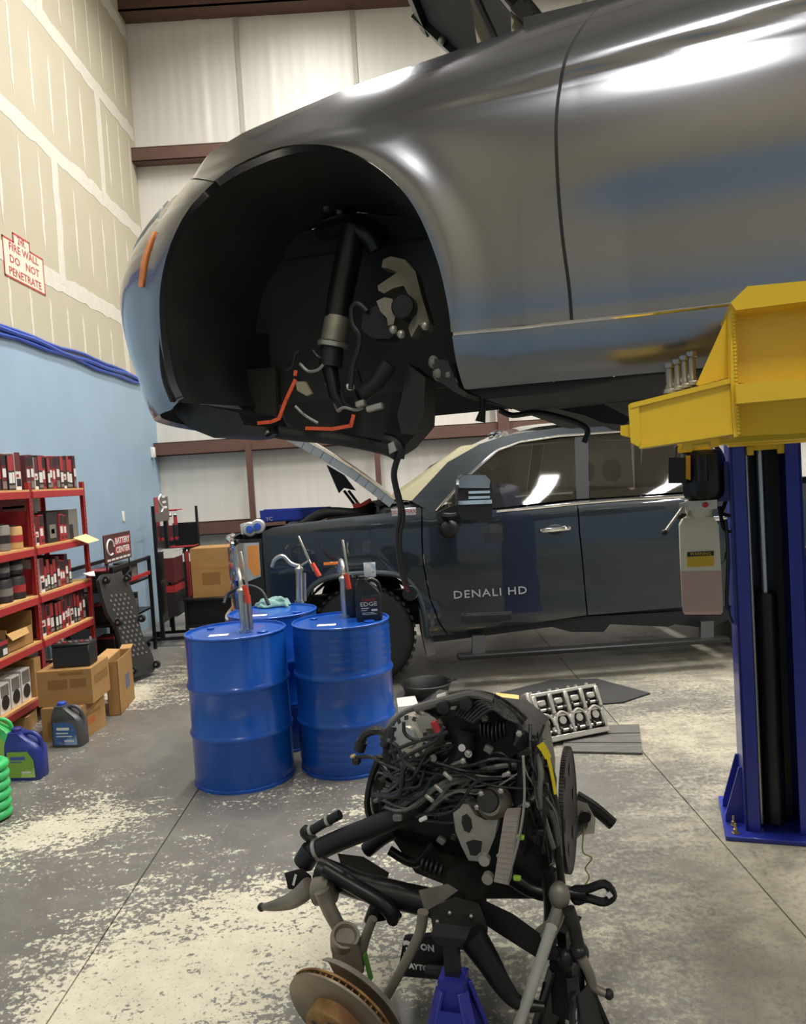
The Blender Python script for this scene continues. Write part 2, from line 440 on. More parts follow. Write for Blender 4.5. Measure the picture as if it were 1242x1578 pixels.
# stencilled fire-wall notice
st = thing('wall_stencil', 'red stencilled FIRE WALL DO NOT PENETRATE notice sprayed on bare drywall', 'stencil', (XL + .004, 7.0, 4.0))
M_red_spray = mat('red_spray_paint', 'b4433c', .7, var=.3, vscale=25)
M_white_spray = mat('pale_stencil_ground', 'd9d2c0', .75, var=.05, vscale=14)
c4 = [at_x(*p, XL + .004) for p in ((5, 363), (64, 400), (70, 456), (8, 421))]
yc = [p.y for p in c4]; zc = [p.z for p in c4]
y0, y1, z0, z1 = min(yc), max(yc), (zc[2] + zc[3]) / 2, (zc[0] + zc[1]) / 2
MB().box(XL + .0026, XL + .004, y0, y1, z0, z1).build('stencil_ground', M_white_spray, st, ang=0)
Hh = z1 - z0; yb_ = y0 + (y1 - y0) * .26; yb2 = y0 + (y1 - y0) * .66; fr = MB()
rim = [(y0, z1), (yb_, z1), (yb_, z1 + Hh * .24), (yb2, z1 + Hh * .24), (yb2, z1), (y1, z1), (y1, z0), (y0, z0)]
for a, b in zip(rim, rim[1:] + rim[:1]): fr.bar((XL + .0045, a[0], a[1]), (XL + .0045, b[0], b[1]), .016, .002, up=(1, 0, 0), ext=.008)
fr.build('stencil_border', M_red_spray, st, ang=0)
MB().box(XL + .0026, XL + .004, yb_, yb2, z1, z1 + Hh * .24).build('stencil_ground', M_white_spray, st, ang=0)
ym = (y0 + y1) / 2
for tx, fr_, w_ in (('2HR.', 1.11, .24), ('FIRE WALL', .83, .86), ('DO   NOT', .5, .8), ('PENETRATE', .17, .86)):
    sz = Hh * .29
    text('lettering', tx, sz, frame((XL + .005, (yb_ + yb2) / 2 if tx == '2HR.' else ym, z0 + Hh * fr_), (0, 1, 0), (0, 0, 1)), M_red_spray, st, sx=(y1 - y0) * w_ / (len(tx) * sz * .62), bold=.0012)
# blue cable run along the paint edge
M_cable_blue = mat('blue_cable_jacket', '2b4fae', .4)
cb = thing('cable_bundle', 'bundle of blue cables strapped along the top edge of the blue wall paint', 'cable', (XL + .03, 5, ZB))
for k, (dz, dx, rr) in enumerate(((0, .026, .022), (.042, .02, .016), (-.042, .022, .018))):
    pts = [(XL + dx, y, ZB + dz + .012 * sin(y * 2.1 + k * 2) + .01 * sin(y * 5.3 + k)) for y in [YF + .1 + .3 * i for i in range(int((YB - YF - .15) / .3))]]
    MB().tube(pts, rr, 6).build('blue_cable', M_cable_blue, cb)
o = MB().cbox(XL, XL + .05, 10.55, 10.62, 2.16, 2.3, .008).build('wall_sensor', mat('white_plastic', 'e6e4de', .4)); tag(o, 'small white sensor box high on the blue wall near the corner', 'sensor')
o = MB().cbox(XL, XL + .012, 9.3, 9.37, 1.38, 1.5, .004).build('outlet_cover', MATS['white_plastic']); tag(o, 'white outlet cover low on the blue wall', 'outlet')

# back wall: quilted vinyl facing between brown steel girts
def back_fn(u, v):
    x = XL + u * (XR - XL); z = v * ZC
    bay = 0 if z < 1.17 else 1 if z < 2.3 else 2 if z < 4.3 else 3 if z < 6.25 else 4
    ph = bay * 13.7
    a = sin(x * 9 + ph + .6 * sin(x * 2.3 + ph)) * sin(x * 3.1 + ph * 2) + .6 * sin(x * 27 + ph + z * .5) * max(0, sin(x * 1.7 + ph)) + .5 * sin(x * 41 + 2 * ph)
    fold = max(0, sin(x * 1.3 + ph)) ** 3
    return V((x, YB - (.0025 + .007 * fold) * a, z))
wb = MB().grid(back_fn, 420, 36).build('wall_back', M_vinyl, ang=180)
tag(wb, 'back wall of wrinkled white vinyl insulation between brown steel girts', 'wall', kind='structure')
MB().box(XL - .2, XR, YB + .05, YB + .2, 0, ZC).build('outer_sheeting', mat('outer_sheet_metal', '8b8b88', .5, .3), wb, ang=0)
for z in (1.17, 2.27, 4.2, 6.18):
    g = MB().box(XL, XR, YB - .2, YB - .19, z - .09, z + .09).box(XL, XR, YB - .2, YB - .005, z + .08, z + .09).box(XL, XR, YB - .2, YB - .005, z - .09, z - .08)
    g.build('girt', M_brown, wb, ang=0)
g = MB().box(XL, XR, YB - .3, YB - .28, 7.98, 8.5).box(XL, XR, YB - .3, YB, 7.98, 8.0).build('eave_beam', M_brown, wb, ang=0)
for x, w_ in ((-2.02, .075), (-.3, .075), (1.42, .15), (4.6, .16), (7.5, .16)):
    MB().box(x - w_ / 2, x + w_ / 2, YB - .26, YB - .2, (1.17 if w_ < .1 else 0), (2.27 if w_ < .1 else 8)).build('steel_strut', M_brown, wb, ang=0)
for x in (-1.83, -.27, 1.3, 2.85, 4.4):
    for z0, z1 in ((2.37, 4.1), (4.3, 6.08), (6.28, 7.97)):
        MB().box(x - .03, x + .03, YB - .03, YB - .012, z0, z1).build('facing_seam', M_seam, wb, ang=0)
# other walls and roof, out of the picture but reflected in paint and metal
for nm, bx in (('wall_right', (XR, XR + .15, YF, YB + .2)), ('wall_front', (XL - .15, XR, YF - .15, YF))):
    o = MB().box(*bx, 0, ZB).build(nm, M_blue_wall, ang=0); tag(o, 'blue painted shop wall opposite the lifts' if nm == 'wall_front' else 'far side wall beyond the truck', 'wall', kind='structure')
    MB().box(*bx, ZB, ZC).build('upper_wall', M_board, o, ang=0)
o = MB().box(XL - .15, XR + .15, YF - .15, YB + .2, ZC, ZC + .1).build('ceiling', M_roof, ang=0); tag(o, 'high roof of pale insulation facing', 'ceiling', kind='structure')
for y in (-4, -1.5, 1, 3.5, 6, 8.5):
    MB().box(XL, XR, y - .04, y + .04, ZC - .2, ZC).build('purlin', M_brown, o, ang=0)
# lamps
M_diff = mat('lamp_diffuser', 'ffffff', .5, emit='fff6e6', estr=6.)
M_house = mat('lamp_housing', 'd8d8d4', .4, .2)
for x, y, pw, wh in LAMP_SPOTS:
    t = thing('ceiling_light', 'strip light under the roof, ' + wh, 'light', (x, y, LAMP_Z), 0, 'strip lights under the roof')
    MB().cbox(-.23, .23, -1.2, 1.2, .03, .1, .02).build('housing', M_house, t, world=False)
    MB().cbox(-.2, .2, -1.15, 1.15, .0, .03, .01).build('diffuser', M_diff, t, world=False)
    for dy in (-1., 1.): MB().tube([(0, dy, .1), (0, dy, ZC - LAMP_Z)], .006, 6).build('hanger', M_house, t, world=False)
    ld = bpy.data.lights.new('strip_light', 'AREA'); ld.shape = 'RECTANGLE'; ld.size = .42; ld.size_y = 2.3; ld.energy = LAMP_POWER * pw; ld.spread = radians(150); ld.color = (1, .975, .935)
    lo = bpy.data.objects.new('strip_light_lamp', ld); COL.objects.link(lo); lo.parent = t; lo.location = (0, 0, -.02)

# ================================================================== GREY COUPE ON THE LIFT
D0 = 1.697                       # plane of the near side
M_paint = mat('grey_metallic_paint', '85868c', .21, .9, coat=.5, var=.02, vscale=300, coatr=.03)
M_black_pl = mat('black_plastic', '171717', .5, var=.2, vscale=9, bump=.05, bscale=40)
M_liner = mat('dusty_wheel_liner', '2c2b29', .55, var=.35, vscale=5, bump=.12, bscale=30)
M_under = mat('underbody_coating', '232220', .7, var=.3, vscale=7, bump=.2, bscale=25)
M_alu = mat('cast_aluminium', 'b3aea2', .45, .75, var=.12, vscale=9, bump=.1, bscale=60)
M_alu_d = mat('dirty_aluminium', '8a8376', .5, .65, var=.25, vscale=10, bump=.1, bscale=60)
M_steel = mat('bright_steel', 'b9b7b2', .28, .95, var=.06, vscale=20)
M_chrome = mat('chrome', 'e6e6e6', .08, 1.)
M_black_metal = mat('black_painted_metal', '1c1c1d', .35, .3, var=.2, vscale=8)
M_rubber = mat('black_rubber', '161616', .55, var=.15, vscale=12)
M_orange = mat('orange_marker_lens', 'e8802a', .25, coat=.6)
M_orange_tape = mat('orange_strap', 'd8532c', .5)
M_glass_dark = mat('tinted_glass', '23211d', .04, spec=.9, var=.1, vscale=2)
car = thing('lifted_coupe', 'grey metallic coupe raised on the lift with its front wheel removed and hood open', 'car', tuple(cw(-.78, 2.6, 1.71)), -CA)
PLAN = [(0, 0), (.103, .012), (.22, .06), (.35, .185), (.46, .40), (.54, .65), (.57, .92)]
_pp = [(p.x, p.y) for p in smooth_pts([(a, b, 0) for a, b in PLAN], 8)]
_acc = [0.]
for p, q in zip(_pp, _pp[1:]): _acc.append(_acc[-1] + hypot(q[0] - p[0], q[1] - p[1]))
PA = list(zip(_acc, [p[0] for p in _pp])); PB = list(zip(_acc, [p[1] for p in _pp]))
UF = -1.05 - _acc[-1]
TOP = [(-2.2, 2.44), (-1.6, 2.44), (-1.23, 2.475), (-1.17, 2.502), (-1.08, 2.545), (-.955, 2.587), (-.89, 2.60), (-.745, 2.625), (-.66, 2.64), (-.47, 2.66), (-.3, 2.677), (-.075, 2.695), (.3, 2.72), (1.2, 2.78), (2.0, 2.82), (3.2, 2.82)]
INS = [(1.86, .055), (1.885, .038), (1.92, .018), (1.96, .009), (2.003, .008), (2.03, .008), (2.06, .006), (2.12, .004), (2.24, .003), (2.36, .003), (2.44, .008), (2.49, .015)]
NG = [(1.88, .8), (2.0, .88), (2.08, .95), (2.2, 1.), (2.3, .97), (2.4, .8), (2.5, .55)]
def coupe(u, z, far=False):
    if far: u = -u
    top = cubic_table(TOP, u)
    ins = cubic_table(INS, min(z, 2.49))
    k = max(0., 1 - (top + .02 - z) / .24); ins += .135 * k * k * (1 if u > -1.2 else .8)
    # shoulder crease rising to the rear
    zc = 2.494 + .078 * (u + .38); amp = .012 * min(1, max(0, (u + .62) / .5))
    ins += amp * (1 / (1 + exp(-(zc - z) / .006))) * exp(-max(0, zc - z) / .07) 
    ins += .018 * min(1, max(0, (u + .26) / .22)) / (1 + exp((z - 2.255) / .027))
    # rolled lip and flare around the wheel opening
    for c in (-.785, 2.06):
        r = hypot(u - c, z - 2.10)
        if z > 1.9: ins -= .016 * exp(-((r - .375) / .055) ** 2)
    if u >= -1.05: s, b = u, 0.
    else:
        l = -1.05 - u; g = cubic_table(NG, z); s = -1.05 - lerp_table(PA, l) * g; b = lerp_table(PB, l)
    b += ins
    if far: b = 1.84 - b
    return cw(s, D0 + b, z)
def px_sz(L, d): 
    o = []
    for p in L:
        q = at_d(p[0], p[1], p[2] if len(p) > 2 else d); o.append((q.dot(CT), q.z))
    return o
arch = px_sz([(697, 515), (692, 470), (675, 400), (640, 320), (590, 265), (530, 232), (465, 222), (400, 237), (330, 280), (275, 360), (250, 440), (245, 520), (248, 580), (262, 620)], 1.70)
arch = [(arch[0][0], 2.007)] + arch[1:]
_a3 = smooth_pts([(a, b, 0) for a, b in arch], 4); archs = [(p.x, p.y) for p in _a3]
seam_i = min(range(len(archs)), key=lambda i: hypot(archs[i][0] + .975, archs[i][1] - 2.427))
cut = px_sz([(880, 495, 1.70), (876, 440, 1.70), (868, 380, 1.70), (862, 320, 1.70), (858, 250, 1.70), (857, 190, 1.705), (862, 130, 1.71), (875, 85, 1.735), (895, 50, 1.77), (925, 8, 1.815)], 1.70)
cut[0] = (cut[0][0], 2.007); _c3 = smooth_pts([(a, b, 0) for a, b in cut], 3); cut = [(p.x, p.y) for p in _c3]
topf = [(-.10, 2.692), (-.185, 2.687), (-.3, 2.675), (-.47, 2.658), (-.66, 2.638), (-.745, 2.623), (-.89, 2.598), (-.955, 2.585), (-1.08, 2.543), (-1.165, 2.5)]
seam = [(-1.165, 2.488), (-1.10, 2.478), (-1.05, 2.465)]
G = .0035
def both(name, outline, m, res=.03, lip=.02, label=None):
    o = sheet(name, outline, coupe, m, car, res, lip, label)
    sheet(name, [(-u, z) for u, z in outline], lambda u, z: coupe(u, z, True), m, car, max(res, .05), lip, label)
    return o
fend = [(u - G, z) for u, z in cut[::-1]] + [(archs[0][0], 2.007)] + archs[1:seam_i + 1] + seam[::-1] + [(u, z) for u, z in topf[::-1]]
both('fender', fend, M_paint, .017)
bump = [(u, z) for u, z in [archs[seam_i]] + archs[seam_i + 1:]]
bump = [(u - .0, z - (.003 if i < 2 else 0)) for i, (u, z) in enumerate(bump)]
bump += [(-1.2, 1.905), (-1.35, 1.90), (-1.6, 1.9), (UF, 1.9), (UF, 2.40), (-1.6, 2.425), (-1.3, 2.445), (-1.22, 2.462), (-1.17, 2.478), (-1.165, 2.482), (-1.10, 2.473), (-1.05, 2.460)]
both('front_bumper', bump, M_paint, .03)
both('sill_panel', [(archs[0][0] + .002, 1.999), (archs[0][0] + .006, 1.94), (archs[0][0] + .012, 1.885), (.3, 1.885), (1.0, 1.885), (1.69, 1.885), (1.69, 1.999)], M_paint, .035)
door = [(u + G, z) for u, z in cut] + [(.0, 2.70), (.3, 2.715), (.7, 2.745), (1.2, 2.775), (1.2, 2.5), (1.18, 2.2), (1.1, 2.06), (1.06, 2.007)]
both('door_panel', door, M_paint, .017)
ra = [(2.06 + .37 * cos(a), 2.10 + .37 * sin(a)) for a in [pi + .28 - (pi + .56) * i / 22 for i in range(23)]]
both('quarter_panel', [(1.065, 2.004), (1.105, 2.06), (1.185, 2.2), (1.205, 2.5), (1.205, 2.775), (2.0, 2.815), (3.05, 2.815), (3.05, 1.93), (2.5, 1.9)] + ra[::-1] + [(1.70, 2.004)], M_paint, .05)
MB().tube([coupe(u, z) + CN * .012 for u, z in cut], .0095, 8).build('door_gap_shade', M_rubber, car)  # black tube added to darken the gap at the door cut
# chrome tube put in for the bright line at the door to sill gap
mb = MB()
mb.tube([coupe(s, 2.003) + CN * .002 for s in [-.41 + .1 * i for i in range(15)] ], .0042, 6); mb.build('door_gap_line', M_chrome, car)
mb = MB().prism([cw(3.06, D0 + b, z) for b, z in ((.05, 1.95), (1.79, 1.95), (1.79, 2.5), (1.6, 2.8), (.24, 2.8), (.05, 2.5))], CT * .06); mb.build('rear_panel', M_paint, car)
# roof, glass
def roofp(s, b, z): return cw(s, D0 + b, z)
sec = lambda b0: [(.35, b0 + .03, 2.74), (1.05, b0 + .22, 3.08), (1.75, b0 + .24, 3.09), (2.75, b0 + .05, 2.82)]
for far in (0, 1):
    f = (lambda b: 1.84 - b) if far else (lambda b: b)
    P = [roofp(s, f(b), z) for s, b, z in ((.3, .165, 2.725), (1.0, .36, 3.06), (1.75, .38, 3.07), (2.6, .18, 2.82), (1.2, .17, 2.79))]
    mb = MB(); mb.prism(P, CN * (-.008 if far else .008)); mb.build('side_window', M_glass_dark, car)
    MB().tube([roofp(s, f(b), z) for s, b, z in ((-.05, .17, 2.70), (.35, .19, 2.76), (1.0, .38, 3.08), (1.75, .4, 3.09), (2.75, .22, 2.82))], .035, 8).build('roof_pillar', M_paint, car)
MB().grid(lambda u, v: roofp(1.0 + .8 * v, .36 + 1.12 * u, 3.08 + .04 * sin(pi * u)), 8, 4).build('roof', M_paint, car)
MB().grid(lambda u, v: roofp(.1 + .9 * v, .18 + (.18 * v) + (1.48 - .36 * v) * u, 2.72 + .36 * v + .03 * sin(pi * u) * v), 8, 4).build('windshield', M_glass_dark, car)
MB().grid(lambda u, v: roofp(2.75 - .95 * v, .2 + (.16 * v) + (1.44 - .32 * v) * u, 2.82 + .26 * v), 8, 4).build('rear_window', M_glass_dark, car)
MB().box(2.7, 3.1, .15, 1.69, 2.78, 2.83, Matrix.Translation(CN * D0) @ Matrix(((CT.x, CN.x, 0, 0), (CT.y, CN.y, 0, 0), (0, 0, 1, 0), (0, 0, 0, 1)))).build('trunk_lid', M_paint, car)
# orange side marker
mk = px_sz([(238, 358), (246, 360), (233, 405), (226, 444), (215, 443), (222, 405)], 1.735)
def mkf(u, z): 
    # find the surface parameter with the same along-car position
    uu = u
    for _ in range(30):
        e_ = coupe(uu, z).dot(CT) - u
        uu -= e_ * .8
    p = coupe(uu, z); e = .004; nn = (coupe(uu + e, z) - coupe(uu - e, z)).cross(coupe(uu, z + e) - coupe(uu, z - e)).normalized()
    return p + nn * .004
sheet('side_marker', mk, mkf, M_orange, car, .02, .006, 'orange side marker lens')
# headlamp on the bumper corner
hl = [(-1.24, 2.45), (-1.3, 2.435), (-1.45, 2.42), (-1.6, 2.415), (-1.6, 2.37), (-1.45, 2.35), (-1.3, 2.37), (-1.245, 2.41)]
def hlf(u, z):
    e = .004; p = coupe(u, z); return p + (coupe(u + e, z) - coupe(u - e, z)).cross(coupe(u, z + e) - coupe(u, z - e)).normalized() * .005
sheet('headlamp', hl, hlf, mat('headlamp_lens', 'c8c8c4', .05, coat=1., metal=.4), car, .04, .01)
# wheel well liner: strip around the arch plus inner wall
def well(c0, pts, nm, far=False, wall=True):
    f = (lambda b: 1.84 - b) if far else (lambda b: b)
    n = len(pts) - 1
    def fn(u, v):
        x = u * n; i = min(int(x), n - 1); t = x - i; a = pts[i][0] * (1 - t) + pts[i + 1][0] * t; z = pts[i][1] * (1 - t) + pts[i + 1][1] * t
        rr = 1.0 - .07 * v
        wav = .004 * sin(a * 38) * v
        return cw(c0 + (a - c0) * rr, D0 + f(.004 + .438 * v), 2.10 + (z - 2.10) * rr + wav)
    MB().grid(fn, n * 2, 12).build(nm, M_liner, car, ang=60)
    MB().prism([fn(i / n, 1.) for i in range(n + 1)], CN * (-.01 if far else .01)).build('inner_wing', M_liner, car)
full_arch = [(arch[0][0] + .004, 1.93)] + archs
well(-.785, full_arch, 'wheel_liner'); well(-.785, full_arch, 'wheel_liner', True)
well(2.06, ra, 'rear_liner'); well(2.06, ra, 'rear_liner', True)
# liner details: front flap bulge, black patch put in for the shade of an opening, bolts
def pxm(L, d): return [at_d(p[0], p[1], p[2] if len(p) > 2 else d) for p in L]
MB().prism(pxm([(252, 560), (276, 600), (300, 622), (368, 636), (376, 655), (362, 670), (330, 675), (292, 660), (272, 640), (260, 615)], 1.80), CN * .25).build('splash_shield', M_black_pl, car)
MB().prism(pxm([(385, 514), (411, 514), (411, 566), (385, 566)], 2.115), CN * .01).build('liner_opening_shade', mat('opening_shade', '060606', .9), car)
MB().prism(pxm([(368, 570), (424, 566), (426, 640), (360, 645)], 2.10), CN * .02).build('liner_patch', mat('grey_felt', '33312d', .9, var=.2), car)
mb = MB()
MB().tube(pxm([(425, 243)], 1.76) + pxm([(426, 244)], 1.75), .005, 6).build('liner_clip', M_steel, car)
MB().cbox(-.011, .011, -.006, .006, -.007, .007, .002, frame(at_d(376, 312, 2.0), CT, (0, 0, 1))).build('liner_clip', M_black_pl, car)
# strut assembly
st_ = [at_d(545, 352, 2.0), at_d(536, 400, 1.995), at_d(526, 450, 1.985), at_d(519, 492, 1.975)]
MB().tube(st_, [.036, .036, .035, .034], 16).build('strut_tube', M_black_metal, car)
MB().tube([at_d(520, 490, 1.975), at_d(513, 528, 1.965)], .034, 16).build('strut_lower_sleeve', M_alu_d, car, label='worn bare metal sleeve')
MB().tube([at_d(513, 527, 1.965), at_d(512, 534, 1.965)], .040, 16).build('strut_ring', M_alu, car)
MB().tube([at_d(512, 533, 1.965), at_d(509, 566, 1.96)], .031, 14).build('strut_bush', M_rubber, car)
MB().tube([at_d(508, 566, 1.96), at_d(517, 610, 1.95), at_d(530, 628, 1.95)], [.022, .018, .012], 10).build('strut_fork', M_black_metal, car)
for a in (-1, 1):
    MB().tube([at_d(513 + 10 * a, 328 + 3 * a, 2.02), at_d(513 + 10 * a, 322 + 3 * a, 2.02)], .009, 8).build('strut_top_nut', M_steel, car)
mb = MB(); mb.tube(smooth_pts([at_d(495, 358, 2.03), at_d(530, 350, 2.0), at_d(565, 362, 1.99), at_d(580, 385, 2.0)], 5), .024, 10); mb.build('upper_control_arm', M_black_metal, car)
MB().tube(smooth_pts([at_d(575, 380, 2.0), at_d(590, 360, 2.05), at_d(540, 335, 2.1), at_d(500, 345, 2.1)], 5), .018, 8).build('spring_seat_arm', M_black_metal, car)
# hanging caliper
cal = [(590, 400), (602, 395), (624, 400), (640, 418), (648, 450), (657, 480), (662, 498), (655, 508), (645, 500), (634, 520), (629, 505), (637, 488), (632, 460), (622, 440), (606, 444), (592, 452), (583, 448), (582, 440), (600, 428), (612, 420), (600, 414), (588, 412)]
MB().prism(pxm(cal, 1.86), CN * .05).build('caliper_bracket', mat('weathered_caliper', '77715f', .6, .4, var=.25, vscale=14, bump=.25, bscale=50), car, label='weathered bare metal brake caliper bracket')
MB().lathe([(.001, -.004), (.026, -.004), (.03, 0), (.03, .07), (.024, .09)], 18, at_d(621, 472, 1.835), CN).build('caliper_piston', M_black_metal, car)
MB().prism(pxm([(580, 464), (592, 458), (604, 460), (612, 478), (606, 500), (598, 502), (596, 490), (586, 480)], 1.845), CN * .05).build('caliper_body', M_alu_d, car)
MB().prism(pxm([(560, 482), (580, 470), (600, 500), (612, 512), (600, 522), (575, 522), (556, 508)], 1.87), CN * .06).build('caliper_mount', M_black_metal, car)
MB().tube(smooth_pts([at_d(*p, 1.86) for p in ((566, 480), (552, 468), (542, 476), (544, 500), (554, 516), (552, 540), (545, 560), (540, 600))], 5), .007, 8).build('brake_hose', M_rubber, car)
for p in ((618, 515), (606, 508), (655, 502)): MB().sphere(at_d(*p, 1.85), .011, 10).build('caliper_bolt', M_alu, car)
# loose harness, connectors, straps in the well
wires = [[(440, 570), (450, 565), (455, 545), (462, 543)], [(462, 560), (475, 572), (490, 570), (498, 562)], [(482, 540), (490, 550), (500, 552)], [(502, 590), (512, 610), (520, 632), (526, 628), (522, 612)],
         [(548, 540), (540, 560), (536, 585), (532, 604)], [(526, 600), (530, 618), (540, 626), (552, 625)], [(455, 626), (470, 640), (490, 652)], [(545, 560), (552, 580), (548, 606), (556, 622)], [(520, 634), (530, 628), (548, 632), (560, 628)]]
for i, L in enumerate(wires):
    MB().tube(smooth_pts([at_d(p[0], p[1], 1.9 + .02 * (i % 4)) for p in L], 5), .0042 if i != 7 else .008, 6).build('loose_wire', mat('grey_wire', '8d8a80', .4) if i in (1, 3, 6, 8) else M_black_pl, car)
MB().tube([at_d(*p, 1.9) for p in ((600, 560), (580, 590), (560, 606))], .022, 10).build('axle_boot', M_rubber, car)
MB().tube([at_d(*p, 1.93) for p in ((545, 575), (553, 598), (566, 608))], .014, 8).build('link_arm', M_black_metal, car)
for p, m, sz in (((540, 596), 'white_plastic', 5), ((463, 598), None, 0), ((578, 628), 'alu', 14), ((556, 622), 'alu', 8)):
    if p == (463, 598):
        MB().prism(pxm([(455, 588), (470, 588), (480, 606), (472, 610), (458, 602)], 1.9), CN * .012).build('bracket', mat('tan_bracket', 'a59c83', .6, .3, var=.15), car)
    else:
        MB().cbox(-sz * .0016, sz * .0016, -.008, .008, -.010, .010, .003, frame(at_d(*p, 1.885), CT + V((0, 0, .15)), (0, 0, 1))).build('connector', MATS['white_plastic'] if m == 'white_plastic' else M_alu, car)
for L in ([(455, 586), (441, 616), (430, 645), (418, 650), (398, 652)], [(545, 640), (541, 656), (512, 661), (472, 660)], [(455, 578), (456, 572)]):
    mb = MB()
    P = [at_d(*p, 1.86) for p in L]
    for a, b in zip(P, P[1:]): mb.bar(a, b, .004, .009, up=(0, 0, 1) if abs((b - a).normalized().z) < .6 else CT, ext=.002)
    mb.build('orange_strap', M_orange_tape, car)
# structure below the bay: rails, cradle mounts, hanging edge trim
MB().prism(pxm([(452, 520), (545, 508), (600, 530), (655, 585), (652, 655), (622, 690), (606, 700), (572, 686), (520, 676), (470, 668), (440, 650), (428, 590), (440, 560)], 2.14), CN * .12).build('front_rail', M_under, car)
MB().prism(pxm([(628, 560), (655, 582), (653, 640), (640, 662), (618, 668), (612, 640), (622, 600)], 1.93), CN * .1).build('rail_end', M_under, car)
MB().tube(smooth_pts([at_d(*p, 2.0) for p in ((375, 655), (440, 668), (520, 676), (590, 690), (612, 700))], 4), .018, 8).build('lower_crossmember', M_under, car)
MB().prism(pxm([(395, 648), (420, 655), (422, 668), (412, 674), (402, 664)], 1.95), CN * .03).build('tow_bracket', M_black_metal, car)
MB().tube([at_d(408, 660, 1.945), at_d(412, 668, 1.945)], .008, 8).build('bracket_bolt', M_alu, car)
MB().tube(smooth_pts([at_d(*p, 2.0) for p in ((592, 676), (606, 680), (616, 690), (614, 706))], 4), .016, 8).build('cable_boot', M_rubber, car)
MB().prism(pxm([(598, 684), (606, 680), (611, 694), (600, 700)], 1.97), CN * .02).build('ground_tab', M_alu, car)
for p, r_ in (((668, 558), .012), ((682, 566), .010), ((692, 578), .012), ((700, 590), .009), ((676, 576), .014)):
    MB().sphere(at_d(*p, 1.74), r_, 8, (1, 1, 1.3)).build('trim_clip', mat('worn_clip', '6e6a60', .6), car)
MB().prism(pxm([(664, 552), (690, 556), (706, 596), (720, 606), (716, 612), (700, 604), (672, 584)], 1.73), CN * .12).build('sill_end', M_under, car)
# floor pan, heat shield and hanging bits
MB().prism([cw(s, D0 + b, z) for s, b, z in ((-.40, .06, 1.885), (-.36, .06, 1.862), (1.68, .06, 1.862), (1.68, .06, 1.885))], CN * 1.72).build('floor_pan', M_under, car)
MB().box(1.68, 3.05, .3, 1.54, 1.92, 2.0, Matrix.Translation(CN * D0) @ Matrix(((CT.x, CN.x, 0, 0), (CT.y, CN.y, 0, 0), (0, 0, 1, 0), (0, 0, 0, 1)))).build('rear_floor_pan', M_under, car)
MB().prism(pxm([(800, 606), (1000, 590), (1010, 612), (962, 655), (930, 652), (900, 640), (850, 628), (815, 632), (795, 622)], 2.25), CN * .55).build('gearbox_tunnel_cover', M_under, car)
MB().prism(pxm([(935, 605), (1000, 596), (1000, 630), (965, 640), (930, 622)], 2.2), CN * .3).build('heat_shield', mat('heat_shield', '6e6a62', .5, .6, bump=.3, bscale=80), car)
MB().tube(smooth_pts([at_d(*p, 2.2) for p in ((770, 632), (790, 640), (830, 636), (880, 648), (905, 662), (900, 682))], 4), .008, 8).build('hanging_harness', M_rubber, car)
MB().tube([at_d(*p, 2.05) for p in ((745, 600), (744, 632), (740, 650))], [.008, .008, .014], 8).build('hanging_grommet', M_rubber, car)
MB().tube([at_d(*p, 2.1) for p in ((712, 598), (735, 612), (790, 626))], .009, 8).build('brake_pipe_cover', M_under, car)
MB().box(-1.0, -.35, .42, 1.42, 2.35, 2.42, Matrix.Translation(CN * D0) @ Matrix(((CT.x, CN.x, 0, 0), (CT.y, CN.y, 0, 0), (0, 0, 1, 0), (0, 0, 0, 1)))).build('bay_crossmember', M_under, car)
CM = Matrix.Translation(CN * D0) @ Matrix(((CT.x, CN.x, 0, 0), (CT.y, CN.y, 0, 0), (0, 0, 1, 0), (0, 0, 0, 1)))
MB().box(-.05, .0, .1, 1.74, 1.9, 2.66, CM).build('firewall', M_under, car)
MB().box(-1.36, -1.28, .45, 1.39, 1.95, 2.4, CM).build('radiator_support', M_under, car)
# open hood, hinged at the windshield
PH = radians(53); HD = -CT * cos(PH) + V((0, 0, sin(PH))); HN = CT * sin(PH) + V((0, 0, cos(PH)))
ho = cw(-.20, D0 + .2, 2.735)
def hood(u, v, off=0):
    b = .0 + 1.44 * v; taper = .10 * u * (1 - 2 * v)
    crown = .05 * sin(pi * v) + .03 * sin(pi * u)
    return ho + CN * (b + taper) + HD * (1.12 * u * (1 - .06 * (2 * v - 1) ** 2)) + HN * (crown - off)
MB().grid(lambda u, v: hood(u, v), 10, 14).build('hood_skin', M_paint, car)
MB().grid(lambda u, v: hood(u, v, .02), 10, 14).build('hood_liner', mat('hood_insulation', '3a3938', .85, var=.2, vscale=6, bump=.3, bscale=12), car)
for v, w_ in ((.03, .035), (.97, .05)):
    mb = MB()
    for k in range(10): mb.bar(hood(k / 10, v, .03), hood((k + 1) / 10, v, .03), w_, .03, up=HN)
    mb.build('hood_inner_frame', M_black_metal, car)
    for k in (2, 4, 6, 7, 8): MB().sphere(hood(k / 10 + .03, v + (.03 if v < .5 else -.03), .04), .016, 8).build('hood_clip', M_alu, car)
for u in (.05, .95):
    mb = MB()
    for k in range(10): mb.bar(hood(u, k / 10, .03), hood(u, (k + 1) / 10, .03), .05, .03, up=HN)
    mb.build('hood_inner_frame', M_black_metal, car)
MB().tube([cw(-.3, D0 + .22, 2.66), hood(.35, .06, .05)], .012, 8).build('hood_gas_strut', M_black_metal, car)
MB().prism([cw(-.16, D0 + .2, 2.66), cw(-.28, D0 + .2, 2.67), hood(.12, .04, .03), hood(.02, .04, .03)], CN * .012).build('hood_hinge', mat('cream_hinge', 'b3a994', .5, .2), car)
